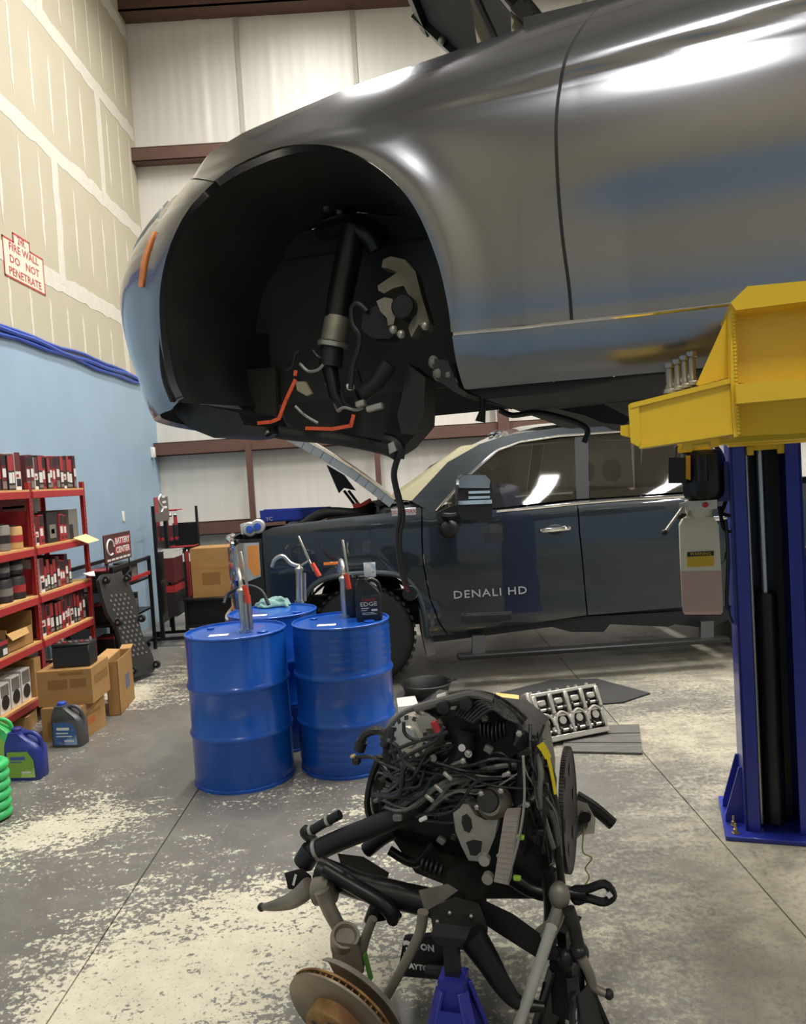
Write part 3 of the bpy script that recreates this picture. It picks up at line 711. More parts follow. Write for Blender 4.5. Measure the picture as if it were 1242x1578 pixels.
MB().prism([cw(-.30, D0 + .24, 2.64), cw(-.36, D0 + .24, 2.65), hood(.3, .1, .06), hood(.25, .1, .06)], CN * .01).build('hood_latch_plate', MATS['cream_hinge'], car)
MB().box(-.24, .12, .12, 1.7, 2.6, 2.70, CM).build('cowl_panel', M_black_pl, car)
# rear wheels still fitted
for far in (0, 1):
    o = cw(2.06, D0 + (.26 if not far else 1.58), 2.06); ax = -CN if not far else CN
    MB().lathe([(.20, -.1), (.30, -.11), (.325, -.08), (.33, 0), (.325, .08), (.30, .11), (.20, .1)], 36, o, ax).build('rear_tyre', M_rubber, car)
    mb = MB().lathe([(.03, .07), (.2, .1), (.215, .1), (.215, -.08)], 30, o, ax)
    mb.build('rear_rim', M_alu, car)

# ================================================================== LIFT POSTS, CARRIAGES, POWER UNIT
M_blue_post = mat('blue_lift_paint', '26349c', .38, coat=.3, var=.1, vscale=4, bump=.04, bscale=30)
M_yellow = mat('yellow_lift_paint', 'eec524', .4, coat=.25, var=.04, vscale=5, bump=.06, bscale=35)
M_cyl = mat('hydraulic_cylinder_black', '15161a', .4)
CR = Matrix(((CT.x, CN.x, 0, 0), (CT.y, CN.y, 0, 0), (0, 0, 1, 0), (0, 0, 0, 1)))
def cbx(mb, s0, s1, d0, d1, z0, z1, c=0.): return mb.box(s0, s1, d0, d1, z0, z1, CR, c)
def lift_post(label, s0, s1, dopen, dback, H=3.65):
    """C-shaped column, open towards the car; dopen is the open side"""
    sg = 1 if dback > dopen else -1; th = .012; lip = .062
    t = thing('lift_post', label, 'lift post', tuple(cw((s0 + s1) / 2, (dopen + dback) / 2, 0)), -CA)
    lo = lambda a, b: (min(a, b), max(a, b))
    cbx(MB(), s0, s1, *lo(dback - sg * th, dback), .02, H).build('back_web', M_blue_post, t, ang=0)
    for a, b in ((s0, s0 + th), (s1 - th, s1)): cbx(MB(), a, b, *lo(dopen, dback), .02, H).build('side_flange', M_blue_post, t, ang=0)
    for a, b in ((s0, s0 + lip), (s1 - lip, s1)): cbx(MB(), a, b, *lo(dopen, dopen + sg * th), .02, H, .002).build('front_lip', M_blue_post, t, ang=0)
    cbx(MB(), s0 - .09, s1 + .09, *lo(dopen - sg * .07, dback + sg * .08), 0, .02, .003).build('base_plate', M_blue_post, t)
    for sd in (-1, 1):
        e = s0 if sd < 0 else s1
        for dd in (dopen + sg * .08, dback - sg * .05):
            MB().prism([cw(e, dd, .02), cw(e + sd * .078, dd, .02), cw(e + sd * .078, dd, .05), cw(e + sd * .012, dd, .28), cw(e, dd, .28)], CN * .012).build('gusset', M_blue_post, t)
        for dd in (dopen - sg * .03, dopen + sg * .05, dback):
            b = MB().lathe([(.018, 0), (.018, .004), (.011, .005), (.011, .02), (.006, .022), (.006, .045)], 6, cw(e + sd * .045, dd, .02)); b.build('anchor_bolt', mat('zinc_bolt', 'b7a67c', .35, .9), t)
    m = (s0 + s1) / 2
    MB().tube([cw(m - .01, dopen + sg * .11, .03), cw(m - .01, dopen + sg * .11, 1.08)], .05, 18).build('cylinder_body', M_cyl, t)
    MB().tube([cw(m - .01, dopen + sg * .11, 1.08), cw(m - .01, dopen + sg * .11, 2.1)], .019, 14).build('piston_rod', M_steel, t)
    cbx(MB(), s0 + .066, s1 - .066, *lo(dopen + sg * .17, dopen + sg * .18), .03, H - .2).build('channel_shade_strip', M_cyl, t, ang=0)  # black strip added so the channel interior reads as shaded
    MB().tube([cw(s0 + .075, dopen + sg * .07, .03), cw(s0 + .075, dopen + sg * .07, H - .1)], .008, 8).build('sync_cable', M_steel, t)
    return t
pf = lift_post('blue lift column with open channel standing under the raised car', .30, .585, 3.76, 4.06)
pn = lift_post('blue lift column beside the yellow arm at the near side of the car', .74, 1.04, 1.22, .90)
# far carriage, its feet seen in the column
fc = thing('lift_carriage', 'yellow carriage sliding in the far blue column', 'lift carriage', tuple(cw(.44, 3.8, 1.72)), -CA)
cbx(MB(), .37, .525, 3.775, 3.80, 1.72, 2.3).build('slide_block', M_yellow, fc)
for a, b in ((.372, .40), (.495, .523)): cbx(MB(), a, b, 3.772, 3.80, 1.70, 1.74, .002).build('slide_foot', M_yellow, fc)
cbx(MB(), .29, .60, 3.66, 3.75, 1.74, 2.0, .006).build('arm_yoke', M_yellow, fc)
cbx(MB(), .1, .62, 3.52, 3.64, 1.75, 1.86, .006).build('swing_arm', M_yellow, fc)
# near carriage and arm
nc = thing('lift_arm_assembly', 'bright yellow welded lift carriage and arm under the grey car door', 'lift arm', tuple(cw(.3, 1.4, 1.72)), -CA)
DY = 1.42
def pxn(L, d=DY): return [at_d(p[0], p[1], p[2] if len(p) > 2 else d) for p in L]
MB().prism(pxn([(1134, 470), (1330, 452), (1330, 600), (1134, 590)], DY + .02), CN * .14).build('carriage_box', M_yellow, nc)
MB().prism([at_d(*p, DY - .045) for p in ((1126, 466), (1152, 441), (1340, 424), (1340, 452), (1134, 478))], CN * .22).build('top_flange', M_yellow, nc)
MB().prism([at_d(*p, DY - .045) for p in ((1133, 592), (1340, 576), (1340, 604), (1136, 622))], CN * .2).build('bottom_flange', M_yellow, nc)
MB().hull([at_d(*p, DY + .005) for p in ((1136, 620), (1340, 602))] + [at_d(*p, DY + .05) for p in ((1142, 672), (1340, 662))] + [at_d(*p, DY + .16) for p in ((1136, 620), (1340, 602), (1142, 668), (1340, 658))]).build('lower_beam', M_yellow, nc)
MB().prism(pxn([(1126, 466), (1134, 470), (1140, 672), (1131, 674), (1126, 590)], DY - .012), CN * .19).build('end_plate', M_yellow, nc)
mb = MB()
for k in range(34): mb.sphere(at_d(1130 + k * .25, 476 + k * 5.8, DY - .013), .0032, 6)
mb.build('weld_bead', M_yellow, nc)['kind'] = 'stuff'
MB().prism(pxn([(1127, 472), (1073, 592), (1078, 594), (1130, 580)], DY + .05), CN * .012).build('gusset_plate', M_yellow, nc)
arm_o = [(982, 621), (1128, 585), (1130, 668), (985, 690)]
MB().prism(pxn(arm_o), CN * .14).build('arm_tube', M_yellow, nc)
MB().prism(pxn([(968, 624), (984, 618), (988, 690), (972, 682)], DY - .006), CN * .155).build('arm_end_plate', M_yellow, nc)
MB().prism(pxn([(956, 656), (972, 654), (972, 674), (956, 670)], DY + .03), CN * .08).build('arm_stop_tab', M_yellow, nc)
MB().prism(pxn([(970, 622), (1128, 582), (1128, 590), (972, 629)], DY - .008), CN * .158).build('arm_top_cover', M_yellow, nc)
MB().prism(pxn([(985, 683), (1130, 661), (1130, 669), (985, 691)], DY - .006), CN * .155).build('arm_bottom_cover', M_yellow, nc)
MB().prism(pxn([(1055, 672), (1110, 664), (1108, 688), (1096, 690), (1094, 680), (1066, 684), (1062, 694), (1050, 692)], 1.5), CN * .05).build('arm_lock_bracket', M_yellow, nc)
cbx(MB(), .68, 1.10, 1.235, 1.30, 1.70, 2.2, .005).build('carriage_slide', M_yellow, nc)
cbx(MB(), .30, 1.04, 1.30, 1.45, 1.74, 1.95, .006).build('carriage_yoke', M_yellow, nc)
M_pin = mat('clear_grey_steel', '8f8d88', .25, .9)
for i, (x, y) in enumerate(((1033, 606), (1045, 602), (1056, 598), (1067, 594))):
    b = at_d(x, y, 1.55)
    a = thing('lift_adapter', ['shortest steel stack adapter at the tip of the adapter row', 'second steel stack adapter from the arm tip', 'third steel stack adapter from the arm tip', 'tallest steel stack adapter next to the yellow gusset'][i], 'adapter', tuple(b), 0, 'steel stack adapters on the lift arm')
    MB().lathe([(.010, 0), (.010, .012), (.0075, .016), (.0075, .044 + i * .002), (.010, .046 + i * .002), (.010, .054 + i * .002), (.004, .056 + i * .002)], 14, (0, 0, 0)).build('adapter_pin', M_pin, a, world=False)
    MB().lathe([(.012, 0), (.012, .006), (.0102, .008)], 14, (0, 0, 0)).build('adapter_collar', M_alu, a, world=False)
# power unit on the far column
pu = thing('hydraulic_power_unit', 'black electric lift motor with translucent white fluid tank beside the blue column', 'power unit', tuple(at_d(1080, 950, 3.8)), -CA)
DP = 3.83
mc = at_d(1083, 735, DP); mt = at_d(1083, 692, DP).z; mbm = at_d(1085, 772, DP).z
MB().lathe([(.02, mt - .0), (.082, mt - .005), (.09, mt - .03), (.09, mbm + .05), (.082, mbm + .02), (.06, mbm)], 28, (mc.x, mc.y, 0)).build('motor', M_black_metal, pu)
q = [at_d(*p, 3.74) for p in ((1030, 705), (1058, 705), (1058, 745), (1030, 745))]
mb = MB(); mb.prism(q, CN * .08); mb.build('switch_box', M_black_pl, pu)
MB().tube([at_d(1040, 706, 3.76), at_d(1040, 690, 3.78), at_d(1052, 684, 3.8)], .008, 8).build('motor_cord', M_rubber, pu)
MB().prism([at_d(*p, 3.735) for p in ((1057, 702), (1064, 702), (1064, 740), (1057, 738))], CN * .02).build('warning_strip', mat('amber_label', 'd69a1c', .5), pu)
MB().tube([at_d(1081, 702, 3.735), at_d(1082, 742, 3.735)], .026, 16).build('capacitor', M_black_metal, pu)
MB().prism([at_d(*p, 3.76) for p in ((1044, 682), (1096, 676), (1096, 694), (1046, 698))], CN * .12).build('motor_mount', M_yellow, pu)
MB().lathe([(.014, 0), (.014, .02)], 6, at_d(1068, 690, 3.75)).build('mount_nut', M_steel, pu)
MB().prism([at_d(*p, 3.76) for p in ((1056, 773), (1105, 770), (1105, 784), (1057, 787))], CN * .13).build('valve_block', mat('white_valve_block', 'd9d6cc', .4), pu)
MB().lathe([(.012, 0), (.012, .012), (.009, .015)], 14, at_d(1087, 778, 3.757), -CN).build('red_button', mat('red_plastic', 'c0282c', .4), pu, label='red release button')
MB().tube([at_d(1052, 782, 3.75), at_d(1026, 818, 3.70)], .007, 8).build('release_lever', M_alu, pu)
MB().sphere(at_d(1024, 821, 3.70), .016, 10).build('lever_knob', M_black_pl, pu)
MB().prism([at_d(*p, 3.75) for p in ((1047, 776), (1056, 774), (1056, 792), (1048, 790))], CN * .03).build('lever_bracket', M_alu, pu)
# tank
zt, zb = at_d(1080, 789, 3.75).z, at_d(1080, 948, 3.75).z; s0, s1 = at_d(1049, 870, 3.75).dot(CT), at_d(1111, 870, 3.75).dot(CT)
sm = (s0 + s1) / 2
M_tank = mat('translucent_tank', 'ded6bd', .35, trans=0., var=.03)
M_fluid = mat('pink_fluid_behind_plastic', 'c3a29b', .35, var=.05)
hp = []
for z, k in ((zb, .9), (zb + .015, 1.), (zt - .07, .97)): hp += [cw(sm + (s - sm) * k, 3.75 + (.015 if dd == 0 else -.015) * (1 - k) * 10 + dd, z) for s in (s0, s1) for dd in (0, .15)]
zf = at_d(1080, 880, 3.75).z
low = MB(); low.hull([p for p in hp if p.z < zf] + [cw(s, 3.75 + dd, zf) for s in (s0, s1) for dd in (0, .15)]); low.build('tank_fluid_level', M_fluid, pu, label='pinkish fluid filled lower half of the tank')
up = MB(); up.hull([cw(s, 3.75 + dd, zf + .0005) for s in (s0, s1) for dd in (0, .15)] + [cw(sm + (s - sm) * .97, 3.75 + dd, zt - .06) for s in (s0, s1) for dd in (0, .15)] + [cw(sm + (s - sm) * .72, 3.76 + dd, zt - .025) for s in (s0, s1) for dd in (0, .13)]); up.build('tank', M_tank, pu)
MB().tube([cw(sm + .005, 3.82, zt - .03), cw(sm + .005, 3.82, zt + .012)], .062, 20).build('tank_neck', M_tank, pu)
MB().lathe([(.02, 0), (.02, .02)], 12, at_d(1052, 797, 3.77), V((-.5, 0, .8))).build('filler_cap', M_black_pl, pu)
lb = [at_d(*p, 3.747) for p in ((1059, 857), (1100, 855), (1100, 872), (1059, 874))]
MB().prism(lb, CN * .003).build('tank_label', mat('yellow_label', 'd8b026', .5), pu)
lb2 = [at_d(*p, 3.7465) for p in ((1059, 851), (1100, 849), (1100, 856), (1059, 858))]
MB().prism(lb2, CN * .003).build('label_header', M_black_pl, pu)
text('lettering', 'WARNING', .018, frame((lb2[0] + lb2[2]) / 2 - CN * .0006, CT, (0, 0, 1)), mat('label_yellow_ink', 'e2bf3a', .5), pu)
for L in ([(1105, 745), (1118, 770), (1112, 790), (1128, 795)], [(1108, 780), (1116, 815), (1130, 818)], [(1098, 684), (1112, 700), (1120, 740), (1124, 760)], [(1118, 800), (1122, 860), (1120, 930), (1128, 960)]):
    MB().tube(smooth_pts([at_d(*p, 3.86) for p in L], 5), .009, 8).build('hydraulic_hose', M_rubber if L[0][0] != 1118 else mat('grey_hose', '4f5358', .4), pu)
cbx(MB(), .238, .30, 3.84, 3.9, 1.5, 1.68).build('mounting_bracket', M_blue_post, pu)

# ================================================================== DRUMS, PUMPS, THINGS ON THE DRUMS
M_drum = mat('blue_drum_enamel', '1050ac', .28, coat=.35, var=.05, vscale=3, bump=.03, bscale=14)
M_paper = mat('white_paper', 'e4e2da', .7)
DR, DH = .288, .872
def drum(label, c, ribs, rz=0.):
    t = thing('steel_drum', label, 'drum', (c.x, c.y, 0), rz, 'blue oil drums')
    pr = [(.25, .012), (DR - .004, .012), (DR + .004, 0), (DR + .004, .016), (DR - .003, .02)]
    def hoop(z): return [(DR, z - .022), (DR + .006, z - .014), (DR + .011, z - .004), (DR + .011, z + .004), (DR + .006, z + .014), (DR, z + .022)]
    body = []
    zz = [('h', .30), ('h', .575)]
    if ribs: zz += [('r', z) for z in (.08, .125, .17, .215, .655, .695, .735, .775, .815)]
    zz.sort(key=lambda x: x[1])
    for k, z in zz: body += hoop(z) if k == 'h' else [(DR, z - .018), (DR + .0045, z), (DR, z + .018)]
    pr += [(DR, .03)] + body + [(DR, DH - .03), (DR - .002, DH - .016)]
    MB().lathe(pr, 64, caps=False).build('shell', M_drum, t, 50, world=False)
    MB().lathe([(DR - .003, DH - .016), (DR + .005, DH - .012), (DR + .006, DH - .004), (DR + .002, DH), (DR - .006, DH), (DR - .009, DH - .014)], 64, caps=False).build('chime_rim', M_drum, t, 60, world=False)
    MB().lathe([(DR - .009, DH - .014), (DR - .03, DH - .016), (DR - .034, DH - .011), (.0001, DH - .011)], 64, caps=False).build('lid', M_drum, t, 40, world=False)
    for a, r_ in ((2.6, .022), (-.5, .032)):
        MB().lathe([(r_, DH - .011), (r_, DH - .002), (r_ - .006, DH + .001), (.0001, DH + .001)], 18, (.2 * cos(a), .2 * sin(a), 0)).build('bung', M_drum, t, world=False)
    MB().box(-.13, -.02, -.13, -.075, DH - .0109, DH - .0104).build('paper_label', M_paper, t, world=False)
    return t
def front_center(px, py):
    p = at_z(px, py); d = V((p.x, p.y, 0)).normalized(); return p + d * (DR + .01)
cL = front_center(381, 1224); cR = front_center(541, 1203)
cB = V((-.905, 5.215, 0))
drum('smooth blue steel drum in front, nearest the shelves', cL, False)
drum('blue steel drum with ribbed sides carrying the black oil jugs', cR, True)
drum('blue steel drum standing behind the other two with a rag on top', cB, False)
M_grip = mat('red_grip', 'd2472e', .45)
def pump(label, base, head, spout, lever, grip):
    """base/head points on the pump tube, spout polyline, lever polyline, grip = (a,b)"""
    t = thing('drum_pump', label, 'hand pump', tuple(base), 0, 'hand pumps on the drums')
    b, h = V(base), V(head)
    MB().tube([b, b + V((0, 0, .018))], .036, 16).build('flange', M_steel, t)
    MB().tube([b + V((0, 0, .018)), h], .026, 18).build('pump_tube', M_steel, t)
    MB().tube([b + V((.034, .014, .01)), h + V((.034, .014, -.02))], .013, 12).build('piston_guide', M_steel, t)
    MB().lathe([(.028, 0), (.031, .006), (.031, .02), (.012, .035), (.008, .05)], 16, h).build('pump_head', M_alu, t)
    MB().tube(smooth_pts(spout, 6), .014, 12).build('spout', M_steel, t)
    L = [V(p) for p in lever]; mb = MB()
    for p, q in zip(L, L[1:]): mb.bar(p, q, .013, .024, up=(0, 1, 0), c=.003)
    mb.build('lever', M_alu, t)
    MB().tube([V(grip[0]), V(grip[1])], [.0155, .0185], 12).build('lever_grip', M_grip, t)
    return t
zl = DH - .0105
b1 = at_z(378, 974, zl); y1 = b1.y
P = lambda x, y, yy: at_y(x, y, yy)
pump('hand pump with red grip on the front smooth drum', b1, P(373, 914, y1), [P(373, 912, y1), P(369, 888, y1 + .03), P(367, 878, y1 + .12), P(364, 892, y1 + .2)],
     [P(376, 916, y1 - .03), P(381, 905, y1 - .04), P(371, 850, y1 - .03)], (P(383, 930, y1 - .045), P(377, 902, y1 - .04)))
b2 = at_z(533, 951, zl); y2 = b2.y
pump('hand pump with red grip on the ribbed drum', b2, P(530, 895, y2), [P(530, 893, y2), P(528, 872, y2 + .03), P(525, 864, y2 + .12), P(523, 880, y2 + .2)],
     [P(533, 896, y2 - .03), P(537, 888, y2 - .04), P(528, 832, y2 - .03)], (P(538, 908, y2 - .045), P(533, 884, y2 - .04)))
b3 = at_z(462, 929, zl); y3 = b3.y
pump('hand pump with curved spout on the rear drum', b3, P(461, 880, y3), [P(460, 872, y3), P(448, 868, y3), P(436, 857, y3), P(424, 862, y3), P(419, 874, y3)],
     [P(463, 872, y3 - .02), P(476, 864, y3 - .03), P(460, 826, y3 - .03), P(476, 862, y3 - .035), P(484, 880, y3 - .04)], (P(481, 868, y3 - .04), P(492, 888, y3 - .045)))
# oil jugs on the ribbed drum
M_jug = mat('black_oil_jug', '1a1c20', .35, var=.1, vscale=6)
def jug(name, label, base, w, dpt, h, m, capm, rz, group=None, cap_off=.3, handle_side=1, cat='jug'):
    t = thing(name, label, cat, tuple(base), rz, group)
    w2, d2 = w / 2, dpt / 2; r = .012; hs = handle_side
    def ring(k, z, dx=0.): return [V((x * w2 * k + dx, y * d2 * k2, z)) for k2 in (1 if k > .7 else .8,) for x, y in ((-1, -.75), (-.85, -1), (.85, -1), (1, -.75), (1, .75), (.85, 1), (-.85, 1), (-1, .75))]
    mb = MB()
    rings = [ring(.94, 0), ring(1., .012), ring(1., h * .58), ring(.86, h * .70, -hs * w2 * .10), ring(.55, h * .82, -hs * w2 * .32), ring(.34, h * .90, -hs * w2 * .42), ring(.34, h * .93, -hs * w2 * .42)]
    n = 8
    for i, R_ in enumerate(rings): mb.v += R_
    for i in range(len(rings) - 1):
        for j in range(n): mb.f.append((i * n + j, i * n + (j + 1) % n, (i + 1) * n + (j + 1) % n, (i + 1) * n + j))
    mb.f.append(tuple(range(n - 1, -1, -1))); mb.f.append(tuple((len(rings) - 1) * n + j for j in range(n))); mb.mi = [0] * len(mb.f)
    mb.build('jug_body', m, t, 50, world=False)
    MB().tube(smooth_pts([(-hs * w2 * .1, 0, h * .86), (hs * w2 * .35, 0, h * .90), (hs * w2 * .78, 0, h * .82), (hs * w2 * .93, 0, h * .66), (hs * w2 * .9, 0, h * .5)], 5), [.013] * 21, 10).build('jug_handle', m, t, world=False)
    MB().lathe([(w * .135, h * .925), (w * .135, h * .99), (w * .12, h), (.0001, h)], 18, (-hs * w2 * .42, 0, 0)).build('cap', capm, t, world=False)
    return t, w2, d2
jb = V((cR.x + .175, cR.y - .02, zl + .001))
t, w2, d2 = jug('oil_jug', 'black motor oil jug with small printed label on the ribbed drum', jb, .155, .10, .265, M_jug, M_black_pl, .05, 'black oil jugs on the ribbed drum', handle_side=1)
MB().cbox(-.062, .062, -d2 - .001, -d2 + .002, .03, .15, .0008).build('front_label', mat('dark_label', '2a2d33', .4), t, world=False)
def ltext(body, size, x, y, z, m, t, sx=1., nx=(1, 0, 0), bold=0.):
    M = TM[t.name] @ frame((x, y, z), nx, (0, 0, 1)); return text('lettering', body, size, M, m, t, sx=sx, bold=bold)
M_ink_r, M_ink_w, M_ink_g = mat('red_ink', 'b63a34', .5), mat('white_ink', 'd8d8d4', .5), mat('green_ink', '4f8a57', .5)
ltext('Castrol', .026, .0, -d2 - .0015, .128, M_ink_r, t); ltext('EDGE', .034, .0, -d2 - .0015, .100, M_ink_w, t, 1.2); 
def print_lines(t, rows, y, m):
    for x0, x1, z0, z1 in rows: MB().box(x0, x1, y - .0006, y, z0, z1).build('print_line', m, t, ang=0, world=False)
print_lines(t, [(-.045, .0, .074, .079), (-.045, -.01, .062, .066), (.015, .05, .058, .07), (-.04, .03, .048, .051), (-.04, .045, .04, .043)], -d2 - .0012, M_ink_w)
jb2 = V((cR.x + .065, cR.y + .165, zl + .001))
jug('oil_jug', 'plain black oil jug half hidden behind the labelled one', jb2, .15, .10, .262, M_jug, M_black_pl, 1.3, 'black oil jugs on the ribbed drum')
bo = V((cR.x + .19, cR.y + .13, zl + .001))
t = thing('clear_bottle', 'tall clear bottle with blue and white label behind the oil jugs', 'bottle', tuple(bo))
MB().lathe([(.03, 0), (.035, .01), (.035, .2), (.012, .25), (.012, .27)], 16).build('bottle_body', mat('clear_plastic', 'c4cacd', .15, trans=.6, ior=1.3), t, world=False)
MB().cbox(-.036, .036, -.0375, -.0345, .24, .33, .002).build('hang_tag', mat('blue_white_label', 'a9bccb', .5, col2='e6e8e6', vscale=35, c2=(.45, .5)), t, world=False)
MB().lathe([(.013, .27), (.013, .31), (.0001, .312)], 12).build('bottle_cap', MATS['white_plastic'], t, world=False)
# teal rag on the rear drum
rb = at_z(420, 934, zl); random.seed(3)
def rag(u, v):
    x, y = u - .5, v - .5
    h = .010 + .034 * abs(sin(7 * x + 3 * y)) * exp(-3 * (x * x + y * y)) + .020 * sin(13 * y + 5 * x) ** 2 + .03 * max(0, x) * sin(9 * u) ** 2
    edge = 1 - max(0, (max(abs(x), abs(y)) - .4) / .1)
    return V((rb.x + .22 * x + .02 * sin(11 * y), rb.y + .17 * y + .02 * sin(9 * x), zl + .003 + h * max(.1, edge)))
o = MB().grid(rag, 28, 22).build('shop_rag', mat('teal_cloth', '84a9a3', .9, var=.12, vscale=20, bump=.3, bscale=150), ang=180); tag(o, 'crumpled pale teal shop rag on the rear blue drum', 'rag')
md = o.modifiers.new('thickness', 'SOLIDIFY'); md.thickness = .002

# ================================================================== DARK BLUE PICKUP BEHIND THE DRUMS
TA = radians(3)
TT, TN = V((cos(TA), sin(TA), 0)), V((-sin(TA), cos(TA), 0))
TD = TN.dot(at_z(610, 1060))
TW = 2.03
M_tp = mat('dark_teal_truck_paint', '252d33', .26, .45, coat=1., coatr=.03)
M_tglass = mat('dark_truck_glass', '2b2821', .03, spec=.8, alpha=.86)
M_tan_glass = mat('tan_windshield', '8d8763', .25, spec=.5, alpha=.93, var=.12, vscale=3)  # windshield glass in mottled tan
M_tyre = mat('tyre_rubber', '1b1b1b', .75, var=.2, vscale=14, bump=.2, bscale=40)
M_trim = mat('black_truck_trim', '141516', .5)
TINS = [(.3, .05), (.38, .035), (.45, .015), (.7, .012), (1.0, 0.), (1.2, .003), (1.33, .012), (1.39, .03), (1.5, .065), (2.0, .235), (2.1, .27)]
def tins(z): return cubic_table(TINS, z)
TPL = [(0, 0), (.1, .012), (.2, .055), (.28, .15), (.32, .35), (.335, .6), (.34, 1.0)]
_q = [(p.x, p.y) for p in smooth_pts([(a, b, 0) for a, b in TPL], 8)]; _ac = [0.]
for p, q in zip(_q, _q[1:]): _ac.append(_ac[-1] + hypot(q[0] - p[0], q[1] - p[1]))
QA = list(zip(_ac, [p[0] for p in _q])); QB = list(zip(_ac, [p[1] for p in _q])); U0 = -.78; UTF = U0 - _ac[-1]
def tw(s, b, z): return TN * (TD + b) + TT * s + V((0, 0, z))
def truck(u, z, far=False):
    if far: u = -u
    b = tins(z)
    for c in (-.05, 3.92):
        r = max(abs(u - c) * .98, abs(z - .42) * .9, .74 * (abs(u - c) + abs(z - .42)))
        if z > .38: b -= .028 * exp(-((r - .5) / .07) ** 2)
    s = u
    if u < U0:
        s = U0 - lerp_table(QA, U0 - u); b += lerp_table(QB, U0 - u)
    if far: b = TW - b
    return tw(s, b, z)
def T2(px, py, extra=0.):
    d = TD
    for _ in range(4):
        p = at_plane(px, py, TN, d); d = TD + tins(p.z) + extra
    return (p.dot(TT), p.z)
def T3(px, py, b): return at_plane(px, py, TN, TD + b)
tk = thing('pickup_truck', 'dark blue crew cab pickup truck parked behind the drums with its hood propped open', 'truck', tuple(tw(1.5, 1, 0)), TA)
def tside(name, outline, m, res=.05, lip=.025, far=True, label=None):
    o = sheet(name, outline, truck, m, tk, res, lip, label)
    if far: sheet(name, [(-u, z) for u, z in outline], lambda u, z: truck(u, z, True), m, tk, .09, lip, label)
    return o
tarch = [(.46, .40), (.455, .55), (.425, .72), (.33, .87), (.18, .935), (-.05, .95), (-.28, .935), (-.43, .87), (-.525, .72), (-.555, .55), (-.56, .45)]
tarch = [(p.x, p.y) for p in smooth_pts([(a, b, 0) for a, b in tarch], 4)]
fcut = [T2(*p) for p in ((650, 784), (650, 830), (653, 872), (662, 920), (676, 958), (690, 978))]
ftop = [T2(*p) for p in ((646, 782), (600, 790), (540, 797), (470, 805), (420, 813))]
fen = [(a - .006, b) for a, b in fcut] + [(.46, .40)] + tarch[1:] + [(-.72, .45), (-.80, .62), (-.80, .95), (-.80, ftop[-1][1] - .03)] + ftop[::-1]
tside('front_fender', fen, M_tp, .045)
dcut = [T2(*p) for p in ((889, 772), (893, 820), (899, 880), (905, 948))]
dtop = [T2(*p) for p in ((700, 790), (770, 785), (830, 779))]
tside('front_door', [(a + .006, b) for a, b in fcut[::-1]] + [(fcut[0][0] + .1, fcut[0][1] - .005)] + dtop + [(a - .006, b) for a, b in dcut], M_tp, .05)
zr = dcut[-1][1]; zt_ = dcut[0][1]
tside('rear_door', [(a + .006, b) for a, b in dcut] + [(2.62, zr + .01), (2.72, zr + .2), (2.95, .85), (3.0, 1.1), (2.98, zt_)], M_tp, .06)
ra2 = [(3.92 + x + .05, z) for x, z in tarch]
tside('bed_side', [(2.66, zr + .01), (2.735, zr + .2), (2.965, .85), (3.015, 1.1), (3.0, 1.40), (3.4, 1.44), (5.2, 1.44), (5.2, .6), (4.6, .5)] + [(ra2[0][0], .45)] + ra2[1:-1] + [(ra2[-1][0], .45)], M_tp, .08)
rail = [T2(*p) for p in ((634, 772), (690, 712), (740, 684), (790, 669), (860, 659), (965, 653))]
rin = [T2(*p) for p in ((965, 664), (860, 671), (800, 680), (765, 693), (716, 735), (674, 785), (655, 784))]
zr_, zi_ = rail[-1][1], rin[0][1]
tside('roof_rail', rail[::-1][1:][::-1] + [(2.3, zr_ + .005), (2.95, zr_ - .02), (2.99, zt_), (2.93, zt_), (2.88, zi_ - .02), (2.3, zi_)] + rin[1:], M_tp, .05)
tside('front_window', [T2(*p) for p in ((678, 788), (720, 738), (767, 696), (801, 683), (884, 673), (887, 769), (770, 782))], M_tglass, .08, .008)
wr = [T2(*p) for p in ((907, 671), (965, 666), (965, 763), (909, 768))]
tside('rear_window', [wr[0], (2.3, zi_ - .006), (2.85, zi_ - .03), (2.92, zt_ + .02), wr[3]], M_tglass, .08, .008)
tside('door_pillar', [T2(*p) for p in ((885, 673), (906, 671), (908, 768), (888, 769))], M_trim, .06, .012)
# bright trim: belt line and window surround
def off(p, k=.006):
    return p - TN * k
mb = MB(); mb.tube([off(truck(*T2(x, y))) for x, y in ((765, 788), (830, 782), (888, 776), (960, 770), (1055, 765))] + [off(truck(2.9, T2(1055, 765)[1] + .005))], .013, 8); mb.build('belt_trim', M_chrome, tk)
mb = MB(); mb.tube([off(truck(*T2(x, y)), .008) for x, y in ((672, 788), (716, 737), (766, 694), (800, 681), (860, 672), (965, 664))] + [off(truck(2.85, zi_ - .01))], .011, 8); mb.build('window_trim', M_chrome, tk)
# door handles
for x, y in ((855, 816),):
    s_, z_ = T2(x, y)
    MB().tube(smooth_pts([off(truck(s_ - .12, z_), .004), off(truck(s_ - .09, z_), .04), off(truck(s_ + .09, z_ + .005), .04), off(truck(s_ + .12, z_ + .005), .004)], 4), .018, 8).build('door_handle', M_chrome, tk, label='chrome door handle')
    MB().sphere(truck(s_ + .0, z_ + .0) + TN * .0, .055, 14, (1.2, .2, .8)).build('handle_cup', M_trim, tk)
    MB().tube(smooth_pts([off(truck(s_ + 1.24, z_), .004), off(truck(s_ + 1.27, z_), .04), off(truck(s_ + 1.45, z_ + .005), .04), off(truck(s_ + 1.48, z_ + .005), .004)], 4), .018, 8).build('door_handle', M_chrome, tk)
